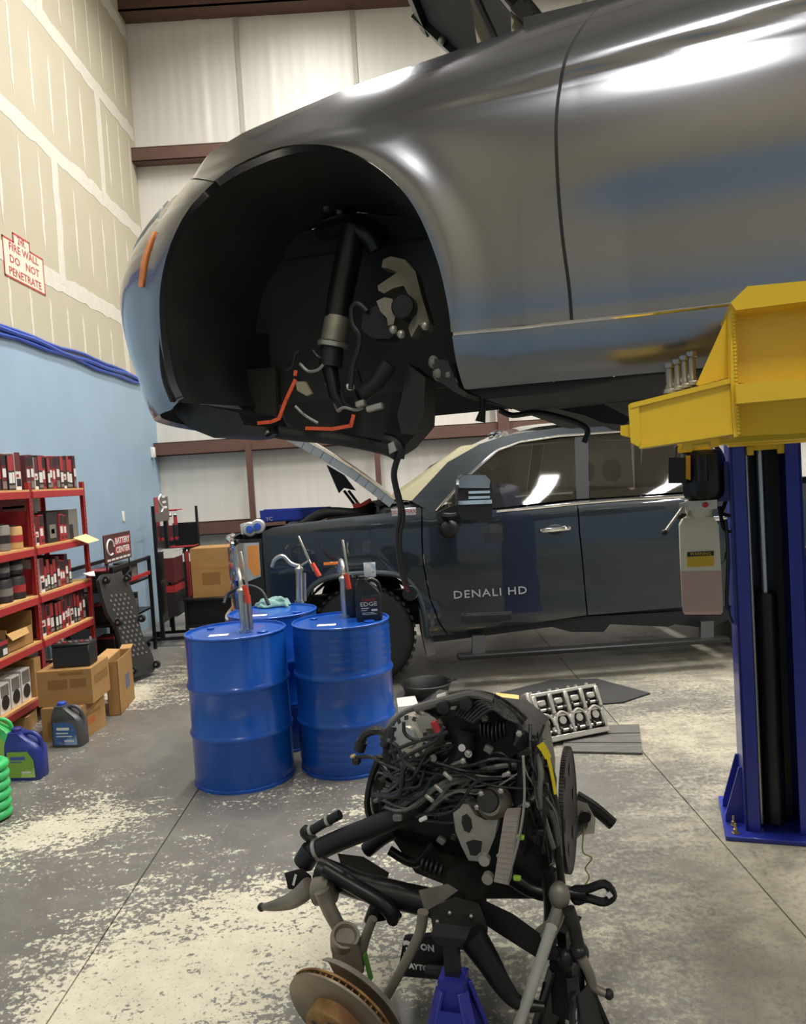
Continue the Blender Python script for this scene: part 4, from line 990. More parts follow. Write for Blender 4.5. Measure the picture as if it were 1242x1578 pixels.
# lettering on the door and badge on the fender
sl, sr = T2(690, 918), T2(820, 910)
pm = truck((sl[0] + sr[0]) / 2, sl[1]); text('lettering', 'DENALI HD', .088, frame(off(pm, .008), TT, (0, 0, 1)), mat('satin_silver', 'b9bcbe', .4, .3), tk, extrude=.004, sx=1.22, spacing=1.12)
bs, bz = T2(622, 789)
MB().cbox(-.10, .10, -.03, .03, 0, .008, .003, frame(off(truck(bs, bz), .002), TT, (0, 0, 1))).build('fender_badge', mat('badge_silver', 'c9c9c6', .3, .6), tk)
text('lettering', 'DURAMAX', .042, frame(off(truck(bs, bz), .012), TT, (0, 0, 1)), M_ink_r, tk, sx=1.)
MB().cbox(-.07, .07, -.012, .012, 0, .006, .002, frame(off(truck(*T2(512, 868)), .006), TT, (0, 0, 1))).build('side_marker', M_orange, tk, label='orange side marker')
# arch flare and mud flap
mb = MB(); P = [off(truck(a, b), .012) for a, b in tarch]; mb.tube(P, .022, 8); mb.build('arch_trim', mat('arch_moulding', '2a3338', .45), tk)
MB().prism([tw(.42, .06, .62), tw(.50, .06, .55), tw(.53, .06, .24), tw(.46, .06, .22), tw(.43, .06, .4)], TN * .26).build('mud_flap', mat('grey_mud_flap', '6c6a63', .7, var=.15), tk)
for c in (-.05, 3.97):
    def fn(u, v, c=c):
        a = pi * 1.1 * u - .05 * pi; return tw(c + .53 * cos(a), .04 + .36 * v, .44 + .5 * max(-.3, sin(a)))
    MB().grid(fn, 18, 3).build('wheel_liner', M_trim, tk)
    MB().grid(lambda u, v, c=c: fn(u, v) + TN * (TW - .44), 18, 3).build('wheel_liner', M_trim, tk)
    for far in (0, 1):
        o = tw(c, .19 if not far else TW - .19, .42); ax = -TN if not far else TN
        wh = MB().lathe([(.235, -.13), (.36, -.14), (.405, -.12), (.42, -.09), (.42, .09), (.405, .12), (.36, .14), (.235, .13)], 40, o, ax).build('tyre', M_tyre, tk)
        mb = MB()
        for k in range(40):
            a = 2 * pi * k / 40; x_ = V((cos(a), 0, sin(a))); x_ = TT * cos(a) + V((0, 0, sin(a)))
            for e in (-1, 1): mb.bar(o + x_ * .418 + ax * (.09 * e), o + x_ * .424 + ax * (.135 * e), .03, .02, up=ax)
        tr = mb.build('tread_blocks', M_tyre, wh); tr['kind'] = 'stuff'
        mb = MB().lathe([(.05, .06), (.08, .07), (.1, .05), (.22, .08), (.238, .12), (.238, -.12)], 32, o, ax); rm = mb.build('wheel_rim', M_chrome, tk)
        for k in range(8):
            a = 2 * pi * k / 8; MB().lathe([(.012, 0), (.012, .02)], 6, o + ax * .065 + (TT * cos(a) + V((0, 0, sin(a)))) * .085, ax).build('lug_nut', M_steel, rm)
# front end: grille, lamps, bumper
def toff(u, z, k):
    e = .004; p = truck(u, z); return p + (truck(u + e, z) - truck(u - e, z)).cross(truck(u, z + e) - truck(u, z - e)).normalized() * k
for far in (0, 1):
    fs = (lambda u, z: truck(-u, z, False)) if not far else None
    S_ = (lambda u, z: truck(u, z)) if not far else (lambda u, z: truck(u, z, True)); g = (lambda L: L) if not far else (lambda L: [(-u, z) for u, z in L])
    sheet('front_panel', g([(-.81, .62), (-.81, 1.28), (UTF, 1.28), (UTF, .62)]), S_, M_trim, tk, .07, .02)
    sheet('bumper', g([(-.73, .44), (-.82, .62), (UTF, .64), (UTF, .40), (-.9, .40)]), (lambda u, z: S_(u, z) - TT * (.10 if abs(u) > .8 else .0)), M_chrome, tk, .07, .03)
hs = [(-.83, .98), (-.83, 1.25), (-1.0, 1.25), (-1.06, 1.22), (-1.06, 1.0), (-.95, .94)]
sheet('headlamp', hs, lambda u, z: toff(u, z, .012), mat('headlamp_clear', 'bdbdb8', .08, .5, coat=1.), tk, .05, .02)
sheet('turn_signal', [(-.835, 1.0), (-.835, 1.23), (-.92, 1.23), (-.93, 1.06), (-.88, .98)], lambda u, z: toff(u, z, .018), mat('amber_lens', 'd98a32', .2, coat=.8), tk, .05, .02, label='amber turn signal lens')
for k in range(4):
    MB().tube([toff(-1.09 - .08 * i, .76 + k * .14, .02) for i in range(10)], .012, 8).build('grille_bar', M_chrome, tk)
for k in range(7):
    MB().tube([toff(-1.10 - .09 * k, .70 + .1 * i, .022) for i in range(6)], .016, 8).build('grille_upright', M_chrome, tk)
MB().tube(smooth_pts([toff(-1.07, z, .025) for z in (.68, .8, 1.0, 1.2, 1.26)] + [toff(-1.2 - .15 * i, 1.28, .025) for i in range(4)], 3), .022, 8).build('grille_surround', M_chrome, tk)
# engine bay
MB().box(-.75, .15, .12, TW - .12, .95, 1.12, Matrix.Translation(TN * TD) @ Matrix(((TT.x, TN.x, 0, 0), (TT.y, TN.y, 0, 0), (0, 0, 1, 0), (0, 0, 0, 1)))).build('engine_bay', M_trim, tk)
TM4 = Matrix.Translation(TN * TD) @ Matrix(((TT.x, TN.x, 0, 0), (TT.y, TN.y, 0, 0), (0, 0, 1, 0), (0, 0, 0, 1)))
for (a, b, c, d, e, f, m) in ((-.7, -.35, .3, .75, 1.1, 1.35, M_black_pl), (-.3, .1, .25, .7, 1.1, 1.42, M_black_pl), (-.5, .1, .8, 1.5, 1.1, 1.38, M_alu_d), (-.72, -.55, .9, 1.6, 1.1, 1.34, M_black_metal), (.15, .45, .1, TW - .1, 1.05, 1.48, M_trim)):
    MB().cbox(a, b, c, d, e, f, .04, TM4).build('engine_cover', m, tk)
MB().tube(smooth_pts([tw(-.5, .35, 1.34), tw(-.3, .3, 1.44), tw(-.05, .35, 1.42), tw(.1, .5, 1.46)], 5), .045, 10).build('intake_hose', M_rubber, tk)
for i, (x, y) in enumerate(((386, 815), (398, 811))):
    o = T3(x, y, .25); MB().lathe([(.045, 0), (.06, .03), (.06, .09), (.05, .1)], 20, o + TN * .05, -TN).build('lamp_socket', mat('socket_silver', 'c4c4c0', .35, .3), tk)
    MB().lathe([(.03, 0), (.03, .02), (.0001, .022)], 16, o - TN * .052, -TN).build('socket_cap', mat('blue_cap', '2e55b8', .4), tk)
MB().prism([T3(*p, .22) for p in ((370, 808), (382, 805), (384, 822), (372, 824))], TN * .12).build('lamp_housing', MATS['socket_silver'], tk)
# hood: hinged at the cowl, propped open
h0, h1 = T3(606, 772, .12), T3(432, 660, .12)
HDv = (h1 - h0); hl_ = HDv.length; HDv.normalize(); HNv = TN.cross(HDv).normalized()
if HNv.z < 0: HNv = -HNv
def thood(u, v, o=0.): return h0 + HDv * (hl_ * u * (1 - .05 * (2 * v - 1) ** 2)) + TN * (1.78 * v) + HNv * (.05 * sin(pi * min(1, max(0, v))) + .03 * sin(pi * u) - o)
for nm, o_, m in (('hood_skin', 0., M_tp), ('hood_underside', .05, mat('lit_hood_paint', '858c90', .45, .2, var=.06))):  # underside is truck paint lightened for the light falling on it
    MB().grid(lambda u, v: thood(u, v, o_), 10, 12).build(nm, m, tk)
edge = [thood(u / 12, 0, .025) for u in range(13)] + [thood(1, v / 10, .025) for v in range(1, 11)] + [thood(1 - u / 12, 1, .025) for u in range(1, 13)]
mb = MB()
for a, b in zip(edge, edge[1:]): mb.bar(a, b, .02, .07, up=HNv, ext=.004)
mb.build('hood_edge', MATS['lit_hood_paint'], tk)
mb = MB()
for a, b in zip(edge[:12], edge[1:13]): mb.bar(a + HNv * .045 - TN * .004, b + HNv * .045 - TN * .004, .02, .012, up=HNv, ext=.004)
mb.build('hood_seal', mat('tan_hood_edge', 'bdb391', .5), tk)
MB().prism([T3(*p, .5) for p in ((503, 716), (508, 728), (522, 760), (530, 752), (548, 756), (530, 732))], TN * .3).build('hood_duct', M_trim, tk)
for x in (0, 7): MB().tube([T3(530 + x, 756, .45), T3(548 + x, 780, .45)], .012, 8).build('hood_strut', M_black_metal, tk)
# windshield, roof, cab inside
wa = [truck(*rail[0]), truck(*rail[1]), truck(*rail[2])]
def wsf(u, v):
    p = wa[0].lerp(wa[2], v); z = p.z; b0 = tins(z) + .05; b = b0 + (TW - 2 * b0) * u
    return tw(p.dot(TT) + .01 - .22 * (1 - v * .6) * sin(pi * u) * .8, b, z + .015 * sin(pi * u))
MB().grid(wsf, 14, 10).build('windshield', M_tan_glass, tk)
MB().grid(lambda u, v: tw(.35 - .3 * v + (rail[0][0] - .35), .12 + (TW - .24) * u, 1.50 - .03 * v), 4, 3).build('cowl', M_trim, tk)
MB().grid(lambda u, v: tw(rail[2][0] + (2.95 - rail[2][0]) * v, .23 + (TW - .46) * u, cubic_table([(0, rail[2][1]), (.25, rail[4][1] + .015), (.6, zr_ + .02), (1, zr_ - .01)], v) + .05 * sin(pi * u) * min(1, 4 * v + .3)), 12, 12).build('roof', M_tp, tk)
MB().prism([tw(2.97, b, z) for b, z in ((.05, 1.35), (TW - .05, 1.35), (TW - .25, 1.93), (.25, 1.93))], TT * .02).build('rear_glass', M_tglass, tk)
MB().sphere(T3(765, 668, .8), .03, 10, (2.2, 1, .6)).build('roof_marker', M_chrome, tk)
MB().tube([T3(752, 672, .8), T3(765, 664, .8), T3(778, 667, .8)], .012, 8).build('roof_marker_mount', M_trim, tk)
for s_ in (1.15, 2.15):
    for b in (.3, 1.1):
        MB().cbox(s_, s_ + .2, b, b + .55, .8, 1.5, .06, TM4).build('seat_back', mat('dark_leather', '1f1d1b', .5), tk)
        MB().cbox(s_ + .03, s_ + .14, b + .14, b + .40, 1.55, 1.74, .04, TM4).build('headrest', MATS['dark_leather'], tk)
MB().tube(smooth_pts([tw(.82, .5 + .19 * cos(a), 1.32 + .19 * sin(a)) for a in [2 * pi * k / 16 for k in range(16)]], 2, True), .016, 8, closed=True).build('steering_wheel', M_trim, tk)
MB().cbox(.42, .75, .15, TW - .15, 1.1, 1.42, .05, TM4).build('dashboard', M_trim, tk)
MB().box(.5, 2.95, .1, TW - .1, .42, .6, TM4).build('cab_floor', M_trim, tk)
MB().box(3.05, 5.15, .06, TW - .06, .85, .9, TM4).build('bed_floor', M_trim, tk)
MB().box(5.15, 5.2, .03, TW - .03, .62, 1.44, TM4).build('tailgate', M_tp, tk)
for b in (.45, TW - .55): MB().box(-.85, 5.0, b, b + .1, .42, .58, TM4).build('frame_rail', M_trim, tk)
# towing mirror
mi = lambda L, b: [T3(p[0], p[1], b) for p in L]
MB().prism(mi([(708, 736), (714, 731), (748, 731), (757, 738), (760, 770), (758, 796), (748, 804), (712, 800), (706, 790), (705, 760)], -.36), TN * .16).build('mirror_housing', M_trim, tk)
MB().prism(mi([(707, 738), (714, 732), (748, 732), (756, 740), (754, 752), (707, 752)], -.375), TN * .16).build('mirror_cap', mat('grey_chrome', 'a9aaab', .15, .9), tk, label='chrome mirror cap')
for y in (757, 765): MB().prism(mi([(722, y), (755, y - 1), (755, y + 3), (722, y + 4)], -.372), TN * .05).build('mirror_trim_bar', M_chrome, tk)
MB().prism(mi([(706, 772), (758, 770), (758, 776), (706, 778)], -.372), TN * .05).build('mirror_trim_bar', M_chrome, tk)
MB().tube(smooth_pts([T3(718, 790, -.25), T3(700, 796, -.14), T3(684, 795, .0)], 4), .03, 8).build('mirror_arm', M_trim, tk)
MB().sphere(T3(692, 815, -.03), .075, 14, (1, .6, 1)).build('mirror_base', M_trim, tk)
MB().prism(mi([(674, 790), (700, 778), (706, 795), (690, 812), (676, 806)], -.02), TN * .03).build('mirror_sail', M_trim, tk)
# running board let down
a_, b_ = T3(705, 1012, -.12), T3(1120, 984, -.12)
MB().bar(a_, b_, .13, .035, c=.008).build('running_board', M_trim, tk)
for x, y0_, y1_ in ((738, 980, 1006), (1090, 958, 986)):
    MB().prism([T3(x - 10, y0_, -.05), T3(x + 10, y0_ - 1, -.05), T3(x + 10, y1_, -.12), T3(x - 10, y1_ + 1, -.12)], TN * .04).build('step_bracket', M_trim, tk)
MB().prism([T3(*p, .06) for p in ((660, 976), (905, 950), (1130, 938), (1140, 948), (1090, 968), (1040, 962), (1030, 966), (940, 962), (930, 974), (880, 974), (850, 966), (700, 986), (665, 990))], TN * .2).build('rocker_cover', M_trim, tk)
# blue tool tray and red prop tool lying in the bay
o = thing('tool_tray', 'blue plastic tool tray lying across the open engine bay', 'tool tray', tuple(T3(455, 800, 1.35)), TA)
q = [T3(*p, 1.35) for p in ((400, 787), (508, 782), (510, 798), (402, 806))]
MB().prism(q, TN * .02).build('tray_side', mat('blue_plastic', '2740b0', .4), o)
MB().prism([p + TN * .3 for p in q], TN * .02).build('tray_side', MATS['blue_plastic'], o)
MB().prism([q[3], q[2], q[2] + V((0, 0, .015)), q[3] + V((0, 0, .015))], TN * .32).build('tray_bottom', MATS['blue_plastic'], o)
text('lettering', 'YC', .05, frame(T3(415, 800, 1.345) , TT, (0, 0, 1)), M_ink_w, o)
o = thing('prop_tool', 'red hand tool hooked under the truck hood hinge', 'tool', tuple(T3(548, 782, .4)), TA)
MB().bar(T3(545, 786, .4), T3(572, 770, .4), .03, .035, c=.006).build('tool_handle', mat('red_tool_plastic', 'd63c34', .4), o)
MB().prism([T3(*p, .38) for p in ((543, 778), (552, 774), (556, 786), (548, 790))], TN * .05).build('tool_jaw', MATS['red_tool_plastic'], o)

# ================================================================== SHELVING ALONG THE LEFT WALL
random.seed(11)
ORD = ['first', 'second', 'third', 'fourth', 'fifth', 'sixth', 'seventh', 'eighth', 'ninth', 'tenth', 'eleventh', 'twelfth', 'thirteenth', 'fourteenth', 'fifteenth', 'sixteenth', 'seventeenth', 'eighteenth']
M_red_steel = mat('red_shelf_steel', 'a52a2c', .42, var=.08, vscale=6)
M_deck = mat('particle_board', 'c79a5f', .75, var=.15, vscale=30)
M_card = mat('cardboard', 'a27a47', .8, var=.08, vscale=6, bump=.05, bscale=50)
M_card2 = mat('cardboard_pale', 'b48d58', .8, var=.07, vscale=5)
M_tape = mat('carton_tape', 'a87b40', .4)
M_bk = mat('box_black', '221f20', .5); M_rd = mat('box_red', 'a02c30', .5); M_wt = mat('box_white', 'd9d5cd', .5); M_gy = mat('box_grey', '77726b', .5, var=.1)
M_dkr = mat('box_maroon', '5b2226', .5)
XS = -2.87; XBK = XL + .035
zl_ = [at_x(55, y, XS).z for y in (757, 845, 921, 993, 1078)]
Ym = at_x(58, 900, XS).y; Yf = at_x(138, 870, XS).y; Yn = Ym - (Yf - Ym)
sh = thing('shelving_unit', 'red steel boltless shelving unit stocked with filter boxes against the blue wall', 'shelving', ((XS + XBK) / 2, Ym, 0))
for y in (Yn, Ym, Yf):
    for x in (XS, XBK):
        sg = -1 if x == XS else 1
        MB().box(min(x, x + sg * .004), max(x, x + sg * .004), y - .022, y + .022, 0, zl_[0] + .07).box(min(x, x + sg * .04), max(x, x + sg * .04), y - .002, y + .002, 0, zl_[0] + .07).build('upright', M_red_steel, sh, ang=0)
    hk = MB()
    for k in range(44): hk.box(XS, XS + .0012, y - .006, y + .006, .04 + k * .04, .062 + k * .04)
    hk.build('slot_shade', M_bk, sh, ang=0)['kind'] = 'stuff'  # black patches put in for the shade inside the slots
for a, b in ((Yn, Ym), (Ym, Yf)):
    for z in zl_:
        for x in (XS, XBK): MB().cbox(x - .012, x + .012, a + .024, b - .024, z - .055, z, .003).build('shelf_beam', M_red_steel, sh, ang=0)
        for y in (a + .03, b - .03): MB().box(XBK, XS, y - .008, y + .008, z - .04, z - .005).build('end_beam', M_red_steel, sh, ang=0)
        MB().box(XBK - .01, XS + .008, a + .025, b - .025, z - .002, z + .014).build('shelf_deck', M_deck, sh, ang=0)
def box_thing(name, label, cat, x0, x1, y0, y1, z, h, m, bands=(), group=None, fx=True):
    """carton with printed bands on the aisle face; bands=[(z0,z1,y0,y1 fractions,material)]"""
    t = thing(name, label, cat, ((x0 + x1) / 2, (y0 + y1) / 2, z), 0, group)
    MB().cbox(x0, x1, y0, y1, z, z + h, .002).build('carton_body', m, t, ang=0)
    for a, b, c, d, mm in bands:
        MB().box(x1, x1 + .0012, y0 + (y1 - y0) * c, y0 + (y1 - y0) * d, z + h * a, z + h * b).build('printed_band', mm, t, ang=0)
    return t
def spine_row(y0, y1, z, hmin, hmax, label, grp, w0=.05, w1=.085, dep=.26, styles=4):
    y = y0; i = 0
    while y < y1 - .04:
        w = random.uniform(w0, w1)
        if y + w > y1: break
        st = random.randrange(styles); h = random.uniform(hmin, hmax); x1 = XS - .02 - random.uniform(0, .02)
        if st == 0: m, b = M_bk, [(.55, .98, .1, .9, M_rd), (.2, .5, .15, .85, M_wt), (.05, .14, .1, .9, M_gy)]
        elif st == 1: m, b = M_rd, [(.62, .97, .1, .9, M_bk), (.3, .55, .12, .7, M_wt), (.08, .2, .3, .9, M_dkr)]
        elif st == 2: m, b = M_wt, [(.5, 1., 0., 1., M_dkr), (.1, .3, .1, .9, M_bk), (.34, .42, .1, .6, M_rd)]
        else: m, b = M_dkr, [(.7, .96, .1, .9, M_bk), (.36, .6, .2, .9, M_wt), (.05, .25, .1, .9, M_gy)]
        box_thing('filter_box', 'slim %s box, %s in the row %s' % (['black and red', 'red and black', 'white and maroon', 'maroon and black'][st], ORD[i], label), 'box', x1 - dep, x1, y, y + w, z + .0145, h, m, b, grp); i += 1
        y += w + .004
a, b = Ym + .04, Yf - .05
spine_row(a, b, zl_[0], .25, .29, 'on the far top shelf', 'filter boxes on the top shelf, far bay')
spine_row(a, a + .25, zl_[1], .22, .3, 'on the second shelf', 'filter boxes on the second shelf')
box_thing('filter_box', 'black carton with white round print on the second shelf', 'box', XS - .3, XS - .03, a + .27, a + .47, zl_[1] + .0145, .25, M_bk, [(.15, .6, .2, .8, M_gy), (.3, .45, .35, .65, M_wt)])
spine_row(a + .49, a + .68, zl_[1], .2, .24, 'between the black and grey cartons', 'filter boxes past the black carton')
box_thing('parts_carton', 'tall grey carton near the far end of the second shelf', 'box', XS - .3, XS - .03, a + .70, b - .06, zl_[1] + .0145, .26, M_gy, [(.0, .5, 0, .4, M_bk)])
t = box_thing('header_card', 'white and red header card standing at the back of the second shelf', 'sign', XBK + .03, XBK + .036, a + .15, b - .05, zl_[1] + .0145, .40, M_wt, [(.45, .95, .02, .7, M_rd), (.62, .66, .1, .5, M_wt), (.75, .8, .1, .6, M_wt)])
spine_row(a, b - .25, zl_[2], .2, .27, 'on the third shelf', 'filter boxes on the third shelf', .045, .07)
spine_row(a, b - .02, zl_[3], .23, .29, 'on the fourth shelf', 'filter boxes on the fourth shelf', .05, .075)
spine_row(a + .05, a + .35, zl_[4], .16, .2, 'on the bottom shelf', 'filter boxes on the bottom shelf')
# near bay
a, b = Yn + .05, Ym - .05
spine_row(b - .30, b, zl_[0], .25, .29, 'on the near top shelf', 'filter boxes on the top shelf, near bay')
box_thing('battery_carton', 'dark carton with white curved print on the top shelf', 'box', XS - .3, XS - .03, b - .56, b - .32, zl_[0] + .0145, .28, M_bk, [(.0, .3, 0., .5, M_wt), (.5, .9, .1, .2, M_wt), (.3, 1, .9, 1, M_rd)])
def can(label, y, x, z, r, h, m, m2, group):
    t = thing('filter_can', label, 'canister', (x, y, z + .0145), 0, group)
    MB().lathe([(r * .92, 0), (r, .006), (r, h - .01), (r * .9, h), (.0001, h)], 24).build('can_body', m, t, world=False)
    MB().lathe([(r + .001, h * .3), (r + .001, h * .62)], 24, caps=False).build('can_band', m2, t, world=False)
    MB().lathe([(r * .5, h), (r * .5, h + .012), (.0001, h + .012)], 16).build('can_nut', M_bk, t, world=False)
    return t
for k in range(4):
    can('squat filter can, %s from the middle post on the second shelf' % ORD[k], b - .09 - k * .19, XS - .1, zl_[1], .075, .17 + .02 * (k % 2), M_gy if k % 2 else M_card2, M_rd if k % 2 == 0 else M_bk, 'filter cans on the second shelf')
box_thing('white_carton', 'small white carton behind the filter cans', 'box', XBK + .05, XBK + .2, b - .5, b - .3, zl_[1] + .0145, .26, M_wt)
box_thing('grey_carton', 'small grey carton behind the filter cans nearest the post', 'box', XBK + .05, XBK + .18, b - .26, b - .05, zl_[1] + .0145, .27, M_gy)
for k in range(4):
    can('squat black can, %s from the middle post on the third shelf' % ORD[k], b - .1 - k * .2, XS - .11, zl_[2], .08, .17, M_bk, [M_rd, M_gy][k % 2], 'black cans on the third shelf')
    if k < 3: can('short black can stacked on the %s can of the third shelf' % ORD[k], b - .1 - k * .2, XS - .11, zl_[2] + .185, .07, .12, M_bk, M_gy, 'black cans stacked on the third shelf')
# open carton on the fourth shelf
t = thing('open_carton', 'open cardboard carton with torn flap on the fourth shelf', 'box', (XS - .17, b - .25, zl_[3] + .0145))
for bx in ((-.15, .15, -.2, -.194, 0, .17), (-.15, .15, .194, .2, 0, .25), (-.15, -.144, -.2, .2, 0, .25), (.144, .15, -.2, .2, 0, .14), (-.15, .15, -.2, .2, 0, .005)): MB().box(*bx).build('carton_panel', M_card, t, ang=0, world=False)
MB().prism([(.15, -.2, .14), (.15, .1, .14), (.19, .05, .10), (.19, -.2, .09)], (.004, 0, .002)).build('flap', M_card2, t, world=False)
box_thing('small_black_box', 'small black box with red top in front of the open carton', 'box', XS - .06, XS + .0, b - .72, b - .48, zl_[3] + .0145, .11, M_bk, [(.75, 1, 0, 1, M_rd), (.1, .5, .7, .95, M_wt)])
# brake boxes on the bottom shelf
for k in range(4):
    t = box_thing('rotor_box', 'white carton with brake disc print, %s from the tall carton' % ORD[k], 'box', XS - .3, XS - .03, b - .27 - k * .16, b - .13 - k * .16, zl_[4] + .0145, .24 - .015 * k, M_wt, [(.55, .95, .1, .9, M_gy)], 'brake disc cartons on the bottom shelf')
    yc = b - .20 - k * .16; MB().lathe([(.03, 0), (.052, 0), (.052, .0015), (.03, .0015)], 20, (XS - .0285, yc, zl_[4] + .09), (1, 0, 0)).build('printed_disc', M_bk, t)
t = box_thing('tall_carton', 'tall brown carton at the end of the bottom shelf', 'box', XS - .3, XS - .0, b - .115, b - .01, zl_[4] + .0145, .29, M_card, [(.1, .45, .3, .7, M_wt), (.5, .98, .45, .55, M_tape)])
t, w2, d2 = jug('fluid_jug', 'small blue jug beside the brake disc cartons', (XS - .07, b - .86, zl_[4] + .0145), .15, .1, .21, mat('blue_jug', '2a3f9a', .35), MATS['white_plastic'], 1.57, None)
MB().box(-.05, .05, -d2 - .001, -d2, .04, .13).build('jug_label', M_wt, t, world=False)
# yellow tag hanging on the shelf edge
q = [at_x(*p, XS + .03) for p in ((113, 829), (132, 823), (145, 833), (127, 838))]
o = MB().prism([q[0], q[1], q[2] + V((.05, 0, 0)), q[3] + V((.05, 0, 0))], (0, 0, .002)).build('price_card', mat('cream_card', 'e2cf98', .7), ang=0); tag(o, 'cream paper card sticking out from the second shelf', 'card')
q = [at_x(*p, XS + .02) for p in ((128, 884), (145, 880), (140, 888), (131, 888))]
o = MB().prism([q[0], q[1], q[2] + V((.04, 0, 0)), q[3] + V((.04, 0, 0))], (0, 0, .002)).build('price_card', M_wt, ang=0); tag(o, 'white paper card sticking out below the cream one', 'card')

# ------------------------------------------------------------------ cartons, battery, jugs on the floor
def carton(name, label, cor, lef, rig, z0, h, m=None, open_top=False, prints=()):
    O, A, B = at_z(*cor, z0), at_z(*lef, z0), at_z(*rig, z0)
    a = A - O; b = B - O; a = a - b.normalized() * a.dot(b.normalized())
    t = thing(name, label, 'box', tuple(O + a / 2 + b / 2), 0)
    m = m or M_card; th = .006; up = V((0, 0, h)); an, bn = a.normalized(), b.normalized()
    if not open_top:
        MB().prism([O, O + a, O + a + b, O + b], up).build('carton_body', m, t)
        MB().prism([O + up + a * .46 - V((0, 0, 0)), O + up + a * .54, O + up + a * .54 + b, O + up + a * .46 + b], (0, 0, .0008)).build('tape', M_tape, t)
    else:
        for p, q, n in ((O, O + a, bn), (O, O + b, an), (O + a, O + a + b, -an), (O + b, O + a + b, -bn)):
            MB().prism([p, q, q + n * th, p + n * th], up).build('carton_panel', m, t)
        MB().prism([O, O + a, O + a + b, O + b], (0, 0, th)).build('carton_panel', m, t)
        MB().prism([O + b + up, O + a + b + up, O + a + b + up + bn * .08 + V((0, 0, .02)), O + b + up + bn * .08 + V((0, 0, .02))], (0, 0, .004)).build('flap', M_card2, t)
        MB().prism([O + a + up, O + a + b + up, O + a + b + up - an * .0 + an * .1 + V((0, 0, .01)), O + a + up + an * .1 + V((0, 0, .01))], (0, 0, .004)).build('flap', M_card2, t)
    for (face, u0, u1, v0, v1, mm) in prints:
        d, n = (a, -bn) if face == 'a' else (b, -an)
        q = [O + d * u + V((0, 0, h * v)) + n * .0004 for u, v in ((u0, v0), (u1, v0), (u1, v1), (u0, v1))]
        MB().prism(q, n * .0008).build('print', mm, t)
    return t, O, a, b
M_ink_dk = mat('carton_ink', '8a6232', .8); M_ink_or = mat('carton_ink_orange', 'b0652f', .8); M_ink_bl = mat('carton_ink_blue', '5d6480', .8)
t1, O1, a1, b1_ = carton('cardboard_box', 'lower of two stacked brown cartons on the floor by the shelves', (127, 1142), (63, 1146), (164, 1117), 0, .235, prints=[('b', .2, .8, .62, .72, M_ink_dk), ('b', .2, .55, .35, .55, M_ink_or), ('a', .65, .85, .1, .6, M_ink_dk)])
t2, O2, a2, b2_ = carton('cardboard_box', 'upper brown carton carrying the black battery', (144, 1084), (73, 1081), (170, 1062), .237, .25, prints=[('a', .15, .6, .86, .94, M_ink_dk), ('a', .45, .8, .48, .74, M_ink_dk), ('a', .1, .4, .5, .74, M_ink_dk), ('b', .15, .9, .5, .75, M_ink_dk)])
carton('cardboard_box', 'tall open brown carton beside the stacked cartons', (187, 1102), (167, 1105), (208, 1076), 0, .42, open_top=True, prints=[('b', .45, .7, .35, .62, M_ink_bl)])
carton('cardboard_box', 'low pale carton half under the bottom shelf', (45, 1128), (5, 1140), (58, 1112), 0, .11, M_card2)
# battery on the upper carton
bo = O2 + a2 * .42 + b2_ * .42; bo.z = .237 + .25 + .002
bt = thing('car_battery', 'black car battery resting on the upper carton', 'battery', tuple(bo), math.atan2(a2.y, a2.x))
MB().cbox(-.13, .13, -.085, .085, 0, .15, .006).build('battery_case', M_black_pl, bt, world=False)
MB().cbox(-.133, .133, -.088, .088, .15, .168, .005).build('battery_lid', M_black_metal, bt, world=False)
for k in range(6): MB().lathe([(.013, .168), (.013, .176), (.0001, .178)], 10, (-.1 + k * .04, .02, 0)).build('vent_cap', M_rd if k % 3 == 1 else M_gy, bt, world=False)
for x in (-.1, .1): MB().lathe([(.011, .168), (.009, .188), (.0001, .189)], 12, (x, -.05, 0)).build('terminal', M_alu, bt, world=False)
# fluid jugs on the floor
def floor_jug(label, px, py, w_, h, m, capm, labm, rz):
    p = at_z(px, py); t, w2, d2 = jug('coolant_jug', label, (p.x, p.y + .06, 0), w_, .12, h, m, capm, rz, None, handle_side=1)
    L = [(-.36 * w_, .03), (.36 * w_, .03), (.22 * w_, h * .62), (.08 * w_, h * .7), (-.12 * w_, h * .7), (-.22 * w_, h * .62)]
    L = [(-.4 * w_, h * .06), (.38 * w_, h * .06), (.36 * w_, h * .4), (.2 * w_, h * .57), (-.38 * w_, h * .57)]
    MB().prism([(x, -d2 - .0005, z) for x, z in L], (0, -.0015, 0)).build('jug_label', labm, t, world=False)
    return t, w2, d2
M_jug_gr = mat('pewter_jug', '4f4d4e', .4, .2)
t, w2, d2 = floor_jug('pewter grey coolant jug with blue label in front of the cartons', 104, 1152, .215, .30, M_jug_gr, mat('blue_jug_cap', '2b51b0', .4), mat('blue_print', '3e5f96', .4, col2='8fa6c4', vscale=9, c2=(.5, .62)), -.12)
print_lines(t, [(-.06, .03, .12, .138), (-.065, .02, .095, .103), (-.065, .05, .075, .081), (-.01, .06, .04, .052)], -d2 - .0022, M_ink_w)
t, w2, d2 = floor_jug('dark blue coolant jug with lime green label near the shelf end', 36, 1203, .225, .31, mat('navy_jug', '28347e', .35), mat('navy_cap', '2a2f74', .4), mat('lime_print', '82a83a', .4, col2='b4cf6c', vscale=9, c2=(.55, .62)), -.1)
print_lines(t, [(-.065, .03, .128, .148), (-.065, .01, .112, .118)], -d2 - .0022, mat('blue_ink', '3b56a8', .5)); print_lines(t, [(.0, .06, .045, .056)], -d2 - .0022, M_ink_w)
t, w2, d2 = floor_jug('bright green jug behind the dark blue one', -8, 1184, .2, .33, mat('green_jug', '3fae5a', .35), mat('green_cap', '2f9d4a', .4), mat('lime_print2', '8db84a', .4), .2)
